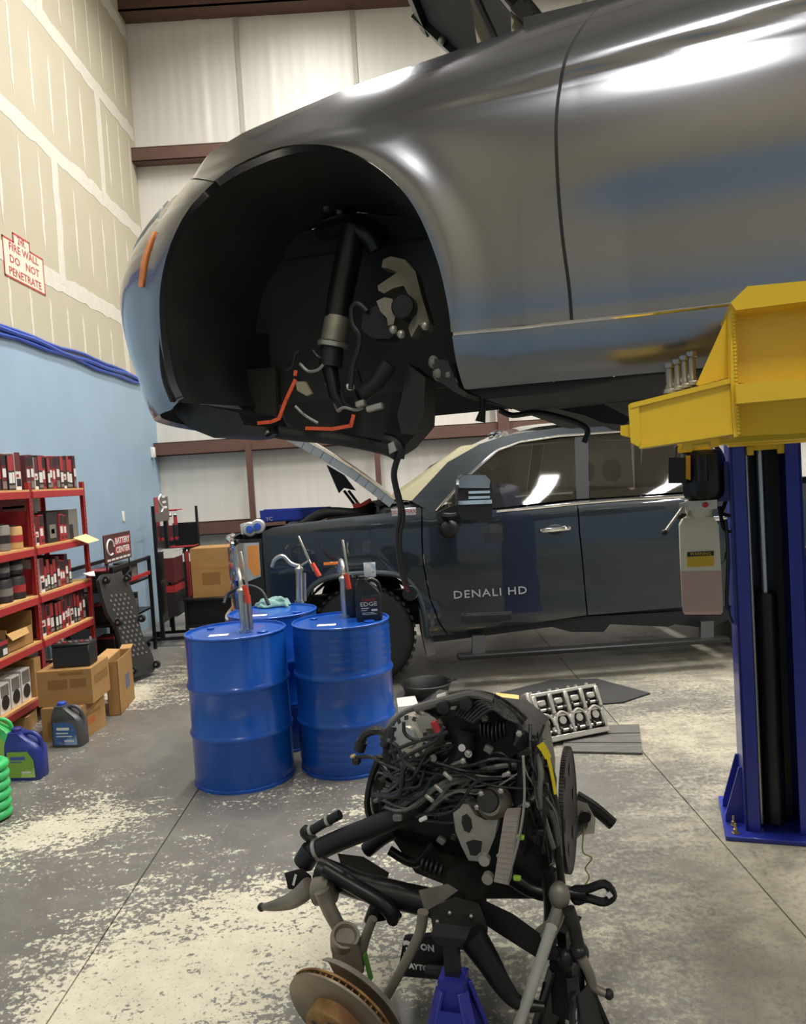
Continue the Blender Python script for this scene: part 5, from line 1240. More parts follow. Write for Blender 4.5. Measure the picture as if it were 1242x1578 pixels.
# green ribbed hose coil standing at the picture edge
hp_ = at_z(-14, 1262)
o = thing('hose_coil', 'coil of bright green ribbed hose on the floor by the jugs', 'hose', (hp_.x, hp_.y, 0))
for k in range(6):
    MB().tube([(.085 * cos(a), .085 * sin(a), .03 + k * .052 + .0) for a in [2 * pi * i / 24 for i in range(24)]], .026, 10, closed=True).build('hose_loop', mat('green_hose', '43c06c', .35), o, world=False)

# ------------------------------------------------------------------ battery rack, sign, creeper, blade display
M_rack = mat('black_rack_steel', '1a1b1e', .4, .3)
rx0, rx1, ry0, ry1 = XL + .06, -2.78, 7.45, 8.55
rk = thing('battery_rack', 'low black metal battery rack against the blue wall', 'rack', ((rx0 + rx1) / 2, (ry0 + ry1) / 2, 0))
for x in (rx0, rx1):
    for y in (ry0, ry1): MB().box(x - .016, x + .016, y - .016, y + .016, 0, 1.02).build('rack_post', M_rack, rk, ang=0)
for z in (.12, .45, .78):
    MB().box(rx0, rx1, ry0, ry1, z, z + .02).build('rack_shelf', M_rack, rk, ang=0)
for z, m in ((1.0, M_rack), (.84, M_red_steel)):
    for x in (rx0, rx1): MB().box(x - .012, x + .012, ry0, ry1, z - .018, z + .018).build('rack_rail', m, rk, ang=0)
MB().tube([(rx1, ry0 - .35, .72), (rx1 + .02, ry0 + .5, .95)], .01, 8).build('rack_brace', M_rack, rk)
for i, (y, z) in enumerate(((7.6, .8), (7.85, .8), (8.3, .8), (7.65, .47), (7.95, .47), (8.25, .47), (7.7, .14), (8.1, .14))):
    t = thing('boxed_battery', 'dark car battery, %s on the %s shelf of the black rack' % (ORD[(i if i < 3 else i - 3 if i < 6 else i - 6)], ('top', 'top', 'top', 'middle', 'middle', 'middle', 'lowest', 'lowest')[i]), 'battery', (-2.95, y, z + .001), 0, 'batteries on the black rack')
    MB().cbox(-.09, .09, -.11, .11, 0, .17, .006).build('battery_case', M_black_pl, t, world=False)
    MB().cbox(-.092, .092, -.112, .112, .17, .19, .005).build('battery_lid', [M_rd, M_bk, M_bk][i % 3], t, world=False)
    MB().box(.09, .0915, -.08, .08, .04, .13).build('battery_label', [MATS['blue_white_label'], M_wt, M_gy][i % 3], t, world=False)
# sign
sq = [at_x(*p, -2.76) for p in ((160, 826), (200, 817), (200, 858), (162, 872))]
ys0, ys1 = sq[0].y, sq[1].y; zs0, zs1 = (sq[2].z + sq[3].z) / 2, (sq[0].z + sq[1].z) / 2
sg = thing('battery_sign', 'dark maroon BATTERY CENTER sign above the black rack', 'sign', (-2.76, (ys0 + ys1) / 2, zs0))
M_sign = mat('maroon_sign', '4a2426', .4); Hs, Ws = zs1 - zs0, ys1 - ys0
MB().cbox(-2.775, -2.76, ys0, ys1, zs0, zs1, .002).build('sign_board', M_sign, sg)
for z0_, z1_ in ((.56, .86), (.26, .52)): MB().box(-2.76, -2.7592, ys0 + Ws * .36, ys1 - Ws * .04, zs0 + Hs * z0_, zs0 + Hs * z1_).build('sign_panel', mat('sign_red', 'a32f30', .4), sg)
text('lettering', 'BATTERY', Hs * .30, frame((-2.758, ys0 + Ws * .66, zs0 + Hs * .71), (0, 1, 0), (0, 0, 1)), M_ink_w, sg, sx=Ws * .58 / (Hs * .30 * 4.3), bold=.002)
text('lettering', 'CENTER', Hs * .30, frame((-2.758, ys0 + Ws * .66, zs0 + Hs * .39), (0, 1, 0), (0, 0, 1)), M_ink_w, sg, sx=Ws * .56 / (Hs * .30 * 3.9), bold=.002)
for k in range(6): MB().box(-2.76, -2.7588, ys0 + Ws * (.06 + .15 * k), ys0 + Ws * (.18 + .15 * k), zs0 + Hs * .07, zs0 + Hs * .14).build('print_line', M_ink_w, sg, ang=0)
MB().tube([(-2.757, ys0 + Ws * (.19 + .13 * cos(a)), zs0 + Hs * (.55 + .27 * sin(a))) for a in [2 * pi * k / 24 for k in range(21)]], .009, 6).build('sign_emblem', M_ink_w, sg)
for y in (ys0 + .05, ys1 - .05): MB().box(-2.778, -2.768, y - .008, y + .008, .99, zs0 + .02).build('sign_stem', M_rack, sg, ang=0)
# mechanic's creeper leaning on the rack
cb_, ct_ = at_z(222, 1040, .04), at_y(172, 884, at_z(222, 1040).y + .0)
cr = thing('mechanics_creeper', 'black perforated plastic creeper with casters leaning against the battery rack', 'creeper', tuple(at_z(222, 1040)))
xa = (ct_ - cb_); Lc = xa.length; xa.normalize(); ya = V((.25, 1, .1)); Mc = frame(cb_, xa, ya)
# outline in local coords (x along length, y width), upright deck with moulded cells
prof = [(0, .14), (.04, .2), (.18, .21), (.3, .17), (.4, .16), (.5, .17), (.62, .22), (.8, .22), (.95, .2), (1., .13)]
for k in range(len(prof) - 1):
    (u0, w0), (u1, w1) = prof[k], prof[k + 1]
mbc = MB(); outl = [(u * Lc, -w_) for u, w_ in prof] + [(u * Lc, w_) for u, w_ in prof[::-1]]
mbc.prism([Mc @ V((x, y, 0)) for x, y in outl], (Mc.to_3x3() @ V((0, 0, 1))) * .035); mbc.build('creeper_deck', mat('creeper_plastic', '2b2a29', .5), cr)
for sgn in (1, -1):
    mb = MB()
    for i in range(14):
        for j in range(5):
            x = Lc * (.2 + .045 * i); y = -.13 + .065 * j + (.03 if i % 2 else 0)
            if abs(y) < .15: mb.lathe([(.014, 0), (.014, .004), (.008, .0045), (.0001, .001)], 6, Mc @ V((x, y, .035 if sgn > 0 else 0)), (Mc.to_3x3() @ V((0, 0, sgn))))
    mb.build('deck_cells', mat('creeper_cell', '6b675f', .6), cr)['kind'] = 'stuff'
for u, y in ((.06, -.17), (.06, .17), (.52, -.17), (.52, .17), (.93, -.15), (.93, .15)):
    o_ = Mc @ V((u * Lc, y, -.02)); ax = Mc.to_3x3() @ V((0, 1, 0))
    w_ = MB().lathe([(.032, -.014), (.036, -.01), (.036, .01), (.032, .014)], 18, o_ + Mc.to_3x3() @ V((0, 0, -.02)), ax).build('caster_wheel', M_rubber, cr)
    MB().lathe([(.012, -.018), (.012, .018)], 10, o_ + Mc.to_3x3() @ V((0, 0, -.02)), ax).build('caster_hub', M_alu, w_)
for u in (.14, .9): MB().tube(smooth_pts([Mc @ V((u * Lc, .1 * cos(a), .04 + .012)) + Mc.to_3x3() @ V((.05 * sin(a), 0, 0)) for a in [2 * pi * k / 12 for k in range(12)]], 2, True), .012, 8, closed=True).build('grip_ring', mat('creeper_ring', '8d877b', .45), cr)
# wiper blade display
dp = at_z(252, 1000); DX, DYc = -2.72, 8.85
ds = thing('blade_display', 'black wheeled display stand with grey header card near the corner', 'display stand', (DX, DYc, 0))
for y in (DYc - .2, DYc + .2): MB().box(DX - .02, DX + .02, y - .02, y + .02, .1, 1.55).build('stand_post', M_rack, ds, ang=0)
MB().box(DX - .012, DX + .0, DYc - .2, DYc + .2, .25, 1.15).build('back_panel', M_rack, ds, ang=0)
for y in (DYc - .2, DYc + .2):
    MB().box(DX - .2, DX + .3, y - .02, y + .02, .07, .1).build('base_rail', M_rack, ds, ang=0)
    for x in (DX - .18, DX + .27): MB().lathe([(.03, -.012), (.035, -.008), (.035, .008), (.03, .012)], 16, (x, y, .035), (0, 1, 0)).build('caster', M_rubber, ds)
hq = [at_x(*p, DX + .03) for p in ((222, 768), (247, 763), (250, 804), (225, 808))]
y0_, y1_, z0_, z1_ = hq[0].y, hq[1].y, hq[3].z, hq[0].z
y0_, y1_ = DYc - .24, DYc + .26
MB().cbox(DX + .02, DX + .032, y0_, y1_, z0_, z1_, .002).build('header_card', mat('header_grey', '5d5753', .4), ds)
for k in range(3): MB().box(DX + .032, DX + .0335, y0_ + .28, y0_ + .44 - .03 * k, z0_ + .14 + .06 * k, z0_ + .165 + .06 * k).build('print_line', M_ink_w, ds, ang=0)
MB().tube(smooth_pts([(DX + .034, y0_ + .2 + .07 * sin(a * 1.7), z0_ + .1 + .05 * a) for a in range(5)], 4), .010, 6).build('header_emblem', M_ink_w, ds)
MB().box(DX + .032, DX + .033, y0_, y0_ + .1, z0_ + .1, z1_).build('header_stripe', M_rd, ds, ang=0)
for i in range(9):
    y = DYc - .17 + i * .043
    for lv, (z, m) in enumerate(((1.0, M_wt), (.62, M_rd))):
        t = thing('blade_pack', 'slim %s blade pack, %s from the camera side of the display stand' % (['white topped', 'lower red topped'][lv], ORD[i]), 'blade pack', (DX + .12, y, z - .3), 0, ['white blade packs on the stand', 'red blade packs on the stand'][lv])
        MB().box(-.05, .05, -.014, .014, 0, .3).build('pack_body', [M_dkr, M_bk][lv], t, ang=0, world=False)
        MB().box(-.052, .052, -.015, .015, .27, .34).build('pack_header', m, t, ang=0, world=False)
    MB().tube([(DX, y, 1.045), (DX + .2, y, 1.045)], .004, 5).build('hook', M_steel, ds)
R2 = thing('hanging_rack', 'narrow red wire rack of long red packs in the corner behind the display stand', 'rack', (-2.8, 9.75, 0))
MB().box(-3.0, -2.58, 9.9, 9.93, .2, 1.3).build('back_panel', M_rack, R2, ang=0)
for x in (-3.0, -2.58): MB().box(x - .012, x + .012, 9.88, 9.93, 0, 1.5).build('rack_post', M_rack, R2, ang=0)
for z, x0_, x1_ in ((1.47, -3.0, -2.74), (1.02, -2.9, -2.56)):
    MB().tube([(x0_, 9.62, z), (x1_, 9.62, z)], .012, 8).build('rack_rail', M_red_steel, R2)
    for x in (x0_ + .02, x1_ - .02): MB().tube([(x, 9.9, z), (x, 9.62, z)], .008, 6).build('rail_arm', M_red_steel, R2)
for lv, (z, n_, xs_) in enumerate(((1.45, 5, -2.97), (1.0, 6, -2.86))):
    for i in range(n_):
        t = thing('tool_pack', 'long red pack, %s from the wall on the %s rail of the red rack' % (ORD[i], ('upper', 'lower')[lv]), 'pack', (xs_ + i * .052, 9.60 - .03 * (i % 2), z - .76), 0, ['packs on the upper rail', 'packs on the lower rail'][lv])
        h = .34 if lv == 0 else .75; b0 = .75 - h
        MB().box(-.018, .018, -.012, .012, b0, .72).build('pack_body', [M_dkr, M_bk, M_rd][(i + lv) % 3], t, ang=0, world=False)
        MB().box(-.02, .02, -.0135, .0135, .60, .7).build('pack_header', [M_rd, M_wt][i % 2], t, ang=0, world=False)
        MB().lathe([(.02, -.0135), (.02, .0135)], 12, (0, 0, b0 + .03), (0, 1, 0)).build('pack_end', M_rd, t, world=False)
        MB().tube([(0, .02, .74), (0, 0, .72)], .004, 5).build('pack_hook', M_steel, t, world=False)
# brown carton on a black cart beside the truck nose
YC = 8.9
c4 = [at_y(*p, YC) for p in ((292, 846), (354, 842), (356, 918), (295, 922))]
z0_, z1_ = c4[3].z, c4[0].z; x0_, x1_ = c4[0].x, c4[1].x + .02
cart = thing('tool_cart', 'low black tool cart in the corner under the brown carton', 'cart', ((x0_ + x1_) / 2, YC + .3, 0))
for z in (.15, z0_ - .03): MB().cbox(x0_ - .1, x1_ + .1, YC - .05, YC + .5, z, z + .028, .004).build('cart_tray', M_rack, cart)
for x in (x0_ - .08, x1_ + .08):
    for y in (YC - .03, YC + .48):
        MB().box(x - .015, x + .015, y - .015, y + .015, .07, z0_ - .03).build('cart_leg', M_rack, cart, ang=0)
        MB().lathe([(.03, -.012), (.035, -.008), (.035, .008), (.03, .012)], 14, (x, y, .035), (0, 1, 0)).build('caster', M_rubber, cart)
MB().box(x0_ - .08, x1_ + .08, YC + .0, YC + .01, .18, z0_ - .03).build('cart_panel', M_rack, cart, ang=0)
t = thing('cardboard_box', 'brown carton on the black cart beside the truck grille', 'box', ((x0_ + x1_) / 2, YC + .2, z0_))
MB().cbox(x0_, x1_, YC, YC + .42, z0_ - .001, z1_, .003).build('carton_body', M_card, t)
MB().box(x0_, x1_, YC - .0008, YC, z0_ + (z1_ - z0_) * .58, z0_ + (z1_ - z0_) * .62).build('flap_line', M_tape, t, ang=0)
MB().box(x0_ + .12, x1_ - .15, YC - .0008, YC, z0_ + (z1_ - z0_) * .25, z0_ + (z1_ - z0_) * .5).build('print', M_ink_dk, t, ang=0)
# black hose loop on the rear drum
o = MB().tube(smooth_pts([at_y(345, 930, 5.25), at_y(352, 915, 5.3), at_y(378, 903, 5.3), at_y(402, 910, 5.25), at_y(414, 932, 5.2)], 6), .012, 10).build('hose_loop', M_rubber)
tag(o, 'black hose arching over the rear blue drum', 'hose')

# ================================================================== ENGINE AND FRONT SUBFRAME ON JACK STANDS
random.seed(21)
M_block = mat('oily_black_engine', '393633', .38, .35, var=.45, vscale=14, bump=.35, bscale=22)
M_iron = mat('dull_iron', '3a3733', .5, .6, var=.25, vscale=12, bump=.15, bscale=40)
M_sub = mat('black_subframe', '1e1d1c', .36, .35, var=.25, vscale=10, bump=.08, bscale=30)
M_rust = mat('rusty_iron', '7a5736', .65, .45, var=.3, vscale=16, col2='a5814f', c2=(.42, .62), bump=.15, bscale=60)
M_rotor = mat('rotor_face', '8f8370', .42, .75, var=.15, vscale=7, stretch=(1, 1, 1))
M_wire_b = mat('black_loom', '272727', .38, bump=.4, bscale=90)
M_wire_g = mat('grey_loom', '6a6761', .4)
M_cool = mat('oil_cooler', 'a59a90', .5, .2, bump=.5, bscale=160, stretch=(1, 1, .02))
en = thing('engine_with_subframe', 'dirty black engine and front subframe standing on the floor under the car', 'engine', tuple(cw(-.7, 2.6, 0)), -CA)
def E(px, py, d): return at_d(px, py, d)
def EP(L, d): return [at_d(p[0], p[1], p[2] if len(p) > 2 else d) for p in L]
def prt(name, mb, m, ang=40, label=None): return mb.build(name, m, en, ang, label=label)
def etube(name, L, r, m, d=2.4, seg=10, k=5, label=None):
    P_ = EP(L, d); 
    if len(P_) > 2: P_ = smooth_pts(P_, k)
    if isinstance(r, tuple):
        n = len(P_); r = [r[0] + (r[1] - r[0]) * i / (n - 1) for i in range(n)]
    return prt(name, MB().tube(P_, r, seg), m, label=label)
# core volumes
prt('engine_block', MB().prism(EP([(598, 1130), (640, 1100), (790, 1120), (826, 1150), (838, 1220), (836, 1320), (800, 1345), (745, 1330), (690, 1318), (640, 1302), (592, 1284), (580, 1190)], 2.50), CN * .3), M_block)
prt('front_cover', MB().prism(EP([(690, 1210), (770, 1200), (845, 1215), (850, 1330), (800, 1375), (755, 1340), (715, 1300)], 2.38), CN * .14), M_block)
prt('valve_cover', MB().hull(EP([(600, 1160), (640, 1098), (770, 1088), (806, 1120), (810, 1160), (620, 1215)], 2.44) + EP([(616, 1150), (650, 1086), (770, 1080), (812, 1112)], 2.7)), M_block)
prt('intake_plenum', MB().hull(EP([(690, 1110), (740, 1080), (800, 1095), (810, 1150), (760, 1190), (700, 1170)], 2.34) + EP([(700, 1110), (790, 1095), (800, 1160), (710, 1165)], 2.5)), M_black_pl)
prt('timing_cover', MB().hull(EP([(800, 1122), (836, 1140), (850, 1200), (850, 1330), (830, 1350), (808, 1250)], 2.42) + EP([(808, 1122), (842, 1140), (858, 1200), (854, 1330)], 2.62)), M_block)
prt('oil_pan', MB().hull(EP([(590, 1270), (660, 1290), (760, 1330), (840, 1330), (830, 1385), (740, 1385), (640, 1345)], 2.5) + EP([(620, 1280), (840, 1320), (820, 1375), (660, 1335)], 2.8)), M_block)
# flexplate, seen nearly edge on
fo = E(874, 1246, 2.60)
fx = MB().lathe([(.03, -.006), (.06, -.006), (.175, .0), (.195, -.004), (.195, .012), (.175, .008), (.03, .004)], 60, fo, CT)
prt('flexplate', fx, M_iron, 30)
tm = MB()
for k in range(110):
    a = 2 * pi * k / 110; e = CN * cos(a) + V((0, 0, sin(a))); tm.bar(fo + e * .194 - CT * .004, fo + e * .194 + CT * .012, .006, .010, up=e)
ring = prt('ring_gear_teeth', tm, M_iron, 0); ring['kind'] = 'stuff'
for k in range(6):
    a = 2 * pi * k / 6; e = CN * cos(a) + V((0, 0, sin(a))); prt('flexplate_hole_shade', MB().lathe([(.022, .0095), (.0001, .0095)], 14, fo + e * .125, CT, caps=False), M_bk)  # black disc standing for the shade inside a hole
# alternator
ao = E(641, 1132, 2.27); aax = (-CN + CT * -.25 + V((0, 0, .15))).normalized()
prt('alternator', MB().lathe([(.02, .055), (.03, .055), (.034, .045), (.062, .035), (.068, .0), (.068, -.06), (.05, -.09)], 28, ao, aax), M_alu)
for k in range(12):
    a = 2 * pi * k / 12; x = aax.orthogonal().normalized(); y = aax.cross(x); e = x * cos(a) + y * sin(a)
    prt('vent_shade', MB().bar(ao + e * .05 + aax * .039, ao + e * .062 + aax * .034, .012, .006, up=aax), M_bk, 0)  # black bar put in for a shaded vent opening
prt('alternator_bracket', MB().hull(EP([(640, 1108), (660, 1100), (672, 1108), (668, 1122), (648, 1124)], 2.21) + EP([(642, 1110), (668, 1105), (666, 1120)], 2.26)), M_alu)
prt('starter_cap', MB().tube([E(668, 1112, 2.2), E(676, 1130, 2.2)], .011, 10), mat('red_boot', 'b83238', .45), label='red rubber terminal boot')
prt('pulley', MB().lathe([(.02, .02), (.075, .02), (.08, .012), (.07, 0), (.08, -.012), (.075, -.02), (.02, -.02)], 30, E(592, 1225, 2.45), -CT), M_iron)
prt('drive_belt', MB().tube(smooth_pts(EP([(585, 1165, 2.4), (572, 1200, 2.4), (566, 1240, 2.42), (576, 1268, 2.45), (600, 1275, 2.45)], 2.4), 6), .012, 6), M_rubber)
for L in ([(600, 1160), (622, 1150), (655, 1138), (690, 1128)], [(604, 1176), (640, 1158), (672, 1140), (684, 1120)], [(622, 1112), (624, 1130), (640, 1140), (668, 1138)], [(596, 1140), (612, 1150), (622, 1172), (640, 1186)], [(606, 1120), (604, 1150), (612, 1180)]):
    etube('crossing_wire', L, .006, M_wire_b, 2.14, 6)
# aluminium Y-bracket with black patches put in for shaded windows
prt('mount_bracket', MB().prism(EP([(698, 1252), (708, 1238), (722, 1240), (732, 1256), (748, 1264), (768, 1262), (762, 1290), (752, 1316), (743, 1328), (722, 1326), (711, 1304), (702, 1282)], 2.22), CN * .06), M_alu, label='cast aluminium engine mount bracket')
for L in ([(712, 1258), (719, 1254), (726, 1262), (728, 1276), (723, 1284), (715, 1280), (711, 1268)], [(718, 1298), (730, 1294), (743, 1297), (741, 1312), (734, 1319), (725, 1318)]):
    prt('pocket_shade', MB().prism(EP(L, 2.2185), CN * .002), M_bk)
prt('pump_housing', MB().lathe([(.0001, .05), (.03, .045), (.045, .02), (.048, -.05)], 24, E(760, 1238, 2.24), (-CN + V((0, 0, .3))).normalized()), M_alu_d)
prt('pump_cap', MB().lathe([(.0001, .012), (.03, .01), (.034, 0)], 20, E(752, 1234, 2.2), (-CN + V((0, 0, .3))).normalized()), M_iron)
for p in ((742, 1222), (772, 1218), (736, 1243), (812, 1239), (770, 1318), (767, 1353), (714, 1172), (722, 1160), (800, 1130)):
    prt('flange_bolt', MB().lathe([(.009, 0), (.009, .008), (.005, .012)], 6, E(*p, 2.2), -CN), M_alu)
# oil cooler plate
prt('oil_cooler', MB().prism(EP([(777, 1256), (799, 1255), (784, 1364), (761, 1359)], 2.13), CN * .045), M_cool, label='grey finned oil cooler plate')
fm = MB()
for k in range(13):
    f = k / 13; a, b = E(777 - 16 * f, 1257 + 102 * f, 2.129), E(798 - 15 * f, 1257 + 107 * f, 2.129); fm.bar(a, b, .002, .0016, up=-CN)
prt('cooler_fins', fm, M_cool, 0)['kind'] = 'stuff'
for p in ((770, 1322), (775, 1350)): prt('cooler_mount', MB().lathe([(.008, 0), (.016, 0), (.016, .02), (.008, .02)], 14, E(p[0] - 22, p[1], 2.15), -CN), M_alu)
for p in ((802, 1290), (797, 1353)): prt('cooler_clip', MB().cbox(-.01, .01, -.006, .006, -.007, .007, .002, frame(E(*p, 2.12), CT, (0, 0, 1))), mat('lime_clip', '8fb83a', .4))
# hoses
etube('radiator_hose', [(474, 1318), (520, 1296), (580, 1272), (640, 1246), (672, 1224)], .034, M_rubber, 2.34, 14)
etube('hose_end', [(468, 1330), (480, 1310)], .036, M_rubber, 2.33, 14)
prt('hose_clamp', MB().tube([E(488, 1310, 2.34), E(493, 1308, 2.34)], .037, 16), M_alu)
etube('vent_hose', [(484, 1296), (470, 1284), (474, 1278)], .018, M_rubber, 2.36)
etube('vent_hose', [(474, 1284), (500, 1268), (524, 1255)], .016, M_rubber, 2.36)
for a, b in (((478, 1281), (482, 1279)), ((504, 1266), (508, 1264))): prt('hose_clamp', MB().tube([E(*a, 2.36), E(*b, 2.36)], .0185, 14), M_alu)
etube('coolant_hose', [(565, 1310), (590, 1290), (610, 1280)], .026, M_rubber, 2.5)
etube('intake_hose', [(640, 1240), (680, 1200), (712, 1165), (716, 1130)], .032, M_rubber, 2.3, 12)
etube('upper_hose', [(600, 1165), (605, 1130), (640, 1100), (690, 1090)], .022, M_rubber, 2.34, 12)
etube('upper_hose', [(590, 1140), (612, 1108), (650, 1090), (720, 1078)], .014, M_wire_g, 2.36, 10)
etube('rear_pipe', [(800, 1130), (806, 1180), (800, 1240)], .018, M_rubber, 2.3)
etube('rear_pipe', [(822, 1140), (832, 1200), (820, 1260)], .014, M_rubber, 2.3)
etube('dipstick_tube', [(806, 1165), (808, 1230), (800, 1290), (782, 1360)], .004, M_steel, 2.1, 6)
# throttle corrugations and cable bundle on top
for k in range(7): prt('bellows_ring', MB().tube([E(742 + k * 6, 1130 - 3 * abs(k - 3), 2.28), E(744 + k * 6, 1130 - 3 * abs(k - 3), 2.28)], .028, 14), M_rubber)
for k in range(8):
    etube('cable_loop', [(700 + k * 4, 1100 + k * 2), (722 + k * 5, 1072 + k * 3), (758 + k * 3, 1078 + k * 4), (790 + k * 2, 1100 + k * 3), (800 - k, 1128 + k * 3)], .0055, M_wire_b, 2.30 - .008 * k, 6)
etube('main_loom', [(592, 1150), (620, 1108), (665, 1088), (700, 1073), (740, 1072), (775, 1085), (808, 1112)], .017, M_wire_b, 2.32, 10)
etube('main_loom', [(640, 1092), (690, 1078), (730, 1070), (760, 1078)], .013, M_wire_g, 2.28, 8)
for p in ((685, 1088), (720, 1082)): prt('loom_clip', MB().lathe([(.012, 0), (.02, .002), (.02, .022), (.012, .024)], 14, E(*p, 2.27), -CN), M_bk)
prt('loom_fitting', MB().tube([E(676, 1078, 2.3), E(690, 1074, 2.3)], .016, 10), M_wt)
# loose connectors at the left
etube('loom_branch', [(556, 1150), (562, 1132), (584, 1126), (600, 1140), (606, 1160)], .014, M_wire_b, 2.33, 8)
prt('plug', MB().tube([E(553, 1156, 2.33), E(558, 1142, 2.33)], .019, 12), M_bk)
etube('loom_branch', [(548, 1168), (570, 1166), (590, 1176), (620, 1190)], .006, M_wire_b, 2.31, 6)
prt('plug', MB().cbox(-.012, .012, -.01, .01, -.012, .012, .003, frame(E(549, 1173, 2.31), CT, (0, 0, 1))), M_bk)
prt('plug_insert', MB().cbox(-.008, .008, -.004, .004, -.008, .008, .002, frame(E(544, 1165, 2.305), CT + V((0, 0, .3)), (0, 0, 1))), mat('yellow_plug', 'd8c27a', .4))
# many individual wires over the front
ends_a = [(590, 1190), (600, 1215), (598, 1240), (612, 1250), (585, 1225), (620, 1170), (640, 1180), (605, 1200), (650, 1245)]
ends_b = [(690, 1160), (700, 1190), (680, 1210), (715, 1150), (730, 1200), (660, 1180), (745, 1215), (770, 1190), (820, 1180), (835, 1230)]
for k in range(92):
    a = random.choice(ends_a); b = random.choice(ends_b)
    if k >= 70: a = (random.uniform(795, 832), random.uniform(1118, 1175)); b = (random.uniform(805, 858), random.uniform(1230, 1350))
    d = random.uniform(2.22, 2.36); j = lambda s: random.uniform(-s, s)
    L = [(a[0] + j(10), a[1] + j(14), d + .06), ((a[0] * 2 + b[0]) / 3 + j(14), (a[1] * 2 + b[1]) / 3 + j(20) + 8, d), ((a[0] + 2 * b[0]) / 3 + j(14), (a[1] + 2 * b[1]) / 3 + j(20), d), (b[0] + j(10), b[1] + j(14), d + .05)]
    etube('harness_wire', L, random.choice([.003, .004, .0055, .008]), M_wire_b if k % 4 else M_wire_g, d, 6, 5)
for k in range(26):
    p = (random.uniform(590, 850), random.uniform(1100, 1300)); 
    if p[0] < 640 and p[1] > 1260: continue
    prt('connector', MB().cbox(-random.uniform(.008, .02), random.uniform(.008, .02), -.01, .01, -.009, .009, .003, frame(E(*p, random.uniform(2.24, 2.34)), CT + V((0, 0, random.uniform(-1, 1))), (0, 0, 1))), random.choice([M_black_pl, M_black_pl, M_wire_g, M_iron]), 40)
for p, an in (((676, 1215), .9), ((690, 1196), .9), ((652, 1262), -.5), ((780, 1193), -.5), ((662, 1230), .8)):
    x = CT + V((0, 0, -an)); prt('metal_ferrule', MB().bar(E(*p, 2.2) - x * .012, E(*p, 2.2) + x * .012, .012, .012, c=.003), M_alu if p[0] != 652 else M_wt)
for p, m in (((712, 1152), M_wt), ((722, 1161), M_wt), ((668, 1168), M_gy)): prt('eyelet', MB().lathe([(.006, 0), (.011, 0), (.011, .004), (.006, .004)], 12, E(*p, 2.24), -CN), m)
prt('sensor_ring', MB().tube(smooth_pts([E(766 + 20 * cos(a), 1180 + 20 * sin(a), 2.3) for a in [2 * pi * k / 12 for k in range(12)]], 2, True), .005, 6, closed=True), M_black_pl)
# yellow tape
ym = MB(); L = [(832, 1146), (838, 1154), (845, 1168), (849, 1186), (853, 1205), (856, 1224)]
for a, b, w_ in zip(L, L[1:], (.022, .02, .010, .009, .009)): ym.bar(E(*a, 2.27), E(*b, 2.27), .004, w_, up=CT)
prt('yellow_tape', ym, mat('yellow_tape', 'e8cf1e', .5), 0, 'bright yellow tape strip')
# chain side details
for k in range(16): prt('chain_link', MB().cbox(-.004, .004, -.006, .006, -.008, .008, .002, frame(E(852 + k * 1.4, 1240 + k * 11, 2.36), CT, (0, 0, 1))), M_iron)
etube('side_pipe', [(845, 1180), (858, 1260), (862, 1330), (868, 1380)], .012, M_iron, 2.34)
prt('side_bracket', MB().prism(EP([(812, 1262), (832, 1255), (840, 1280), (828, 1300), (812, 1290)], 2.32), CN * .04), M_iron)
# far side casting and bar
prt('far_knuckle', MB().hull(EP([(886, 1232), (905, 1238), (918, 1262), (916, 1284), (888, 1288)], 2.95) + EP([(888, 1240), (910, 1250), (912, 1280)], 3.1)), mat('pale_casting', 'cfcabb', .5, .3, var=.08))
etube('far_bar', [(888, 1228), (915, 1245), (944, 1270)], .024, M_sub, 3.0, 10)
etube('far_beam', [(838, 1330, 2.55), (872, 1290, 2.8), (900, 1262, 3.0)], .03, M_sub, 2.8, 10)
prt('far_bush', MB().lathe([(.008, 0), (.022, 0), (.022, .02), (.008, .02)], 16, E(902, 1256, 2.93), -CN), M_iron)
etube('stray_wire', [(900, 1276), (898, 1312), (912, 1322), (902, 1338), (908, 1352), (898, 1368)], .003, mat('tan_wire', 'a89468', .5), 2.9, 6)
# subframe
etube('cross_tube', [(490, 1340), (560, 1366), (640, 1386), (712, 1402)], .042, M_sub, 2.26, 14)
etube('sway_bar', [(500, 1338), (545, 1365), (590, 1392), (610, 1418)], .024, M_sub, 2.2, 12)
prt('sway_bar_eye', MB().lathe([(.008, -.01), (.018, -.01), (.018, .01), (.008, .01)], 16, E(606, 1416, 2.17), -CN), M_sub)
prt('rack_housing', MB().hull(EP([(520, 1315), (560, 1320), (600, 1345), (590, 1372), (530, 1350)], 2.4) + EP([(525, 1320), (590, 1350)], 2.55)), M_sub)
etube('bar_link', [(570, 1420), (582, 1395), (600, 1405)], .02, M_sub, 2.2)
prt('link_plate', MB().prism(EP([(572, 1388), (600, 1392), (598, 1418), (575, 1422)], 2.22), CN * .03), M_sub)
prt('arm_bracket', MB().hull(EP([(438, 1345), (466, 1338), (480, 1350), (478, 1372), (444, 1370)], 2.28) + EP([(440, 1346), (470, 1342), (476, 1368)], 2.36)), M_sub)
prt('bracket_label', MB().bar(E(456, 1348, 2.275), E(452, 1364, 2.275), .004, .008, up=CT), M_wt, 0)
prt('ball_joint_arm', MB().tube(smooth_pts(EP([(402, 1398), (425, 1395), (455, 1385), (478, 1365)], 2.22), 5), [.012, .011, .012, .014, .016, .018, .02, .022, .024, .026, .027, .028, .029, .03, .03, .03], 12), M_alu_d)
prt('ball_joint', MB().sphere(E(403, 1398, 2.22), .014, 10), M_iron)
prt('hub_bush', MB().lathe([(.02, -.03), (.042, -.03), (.042, .03), (.02, .03)], 20, E(500, 1372, 2.2), (CT * .9 + V((0, 0, .2))).normalized()), M_alu_d)
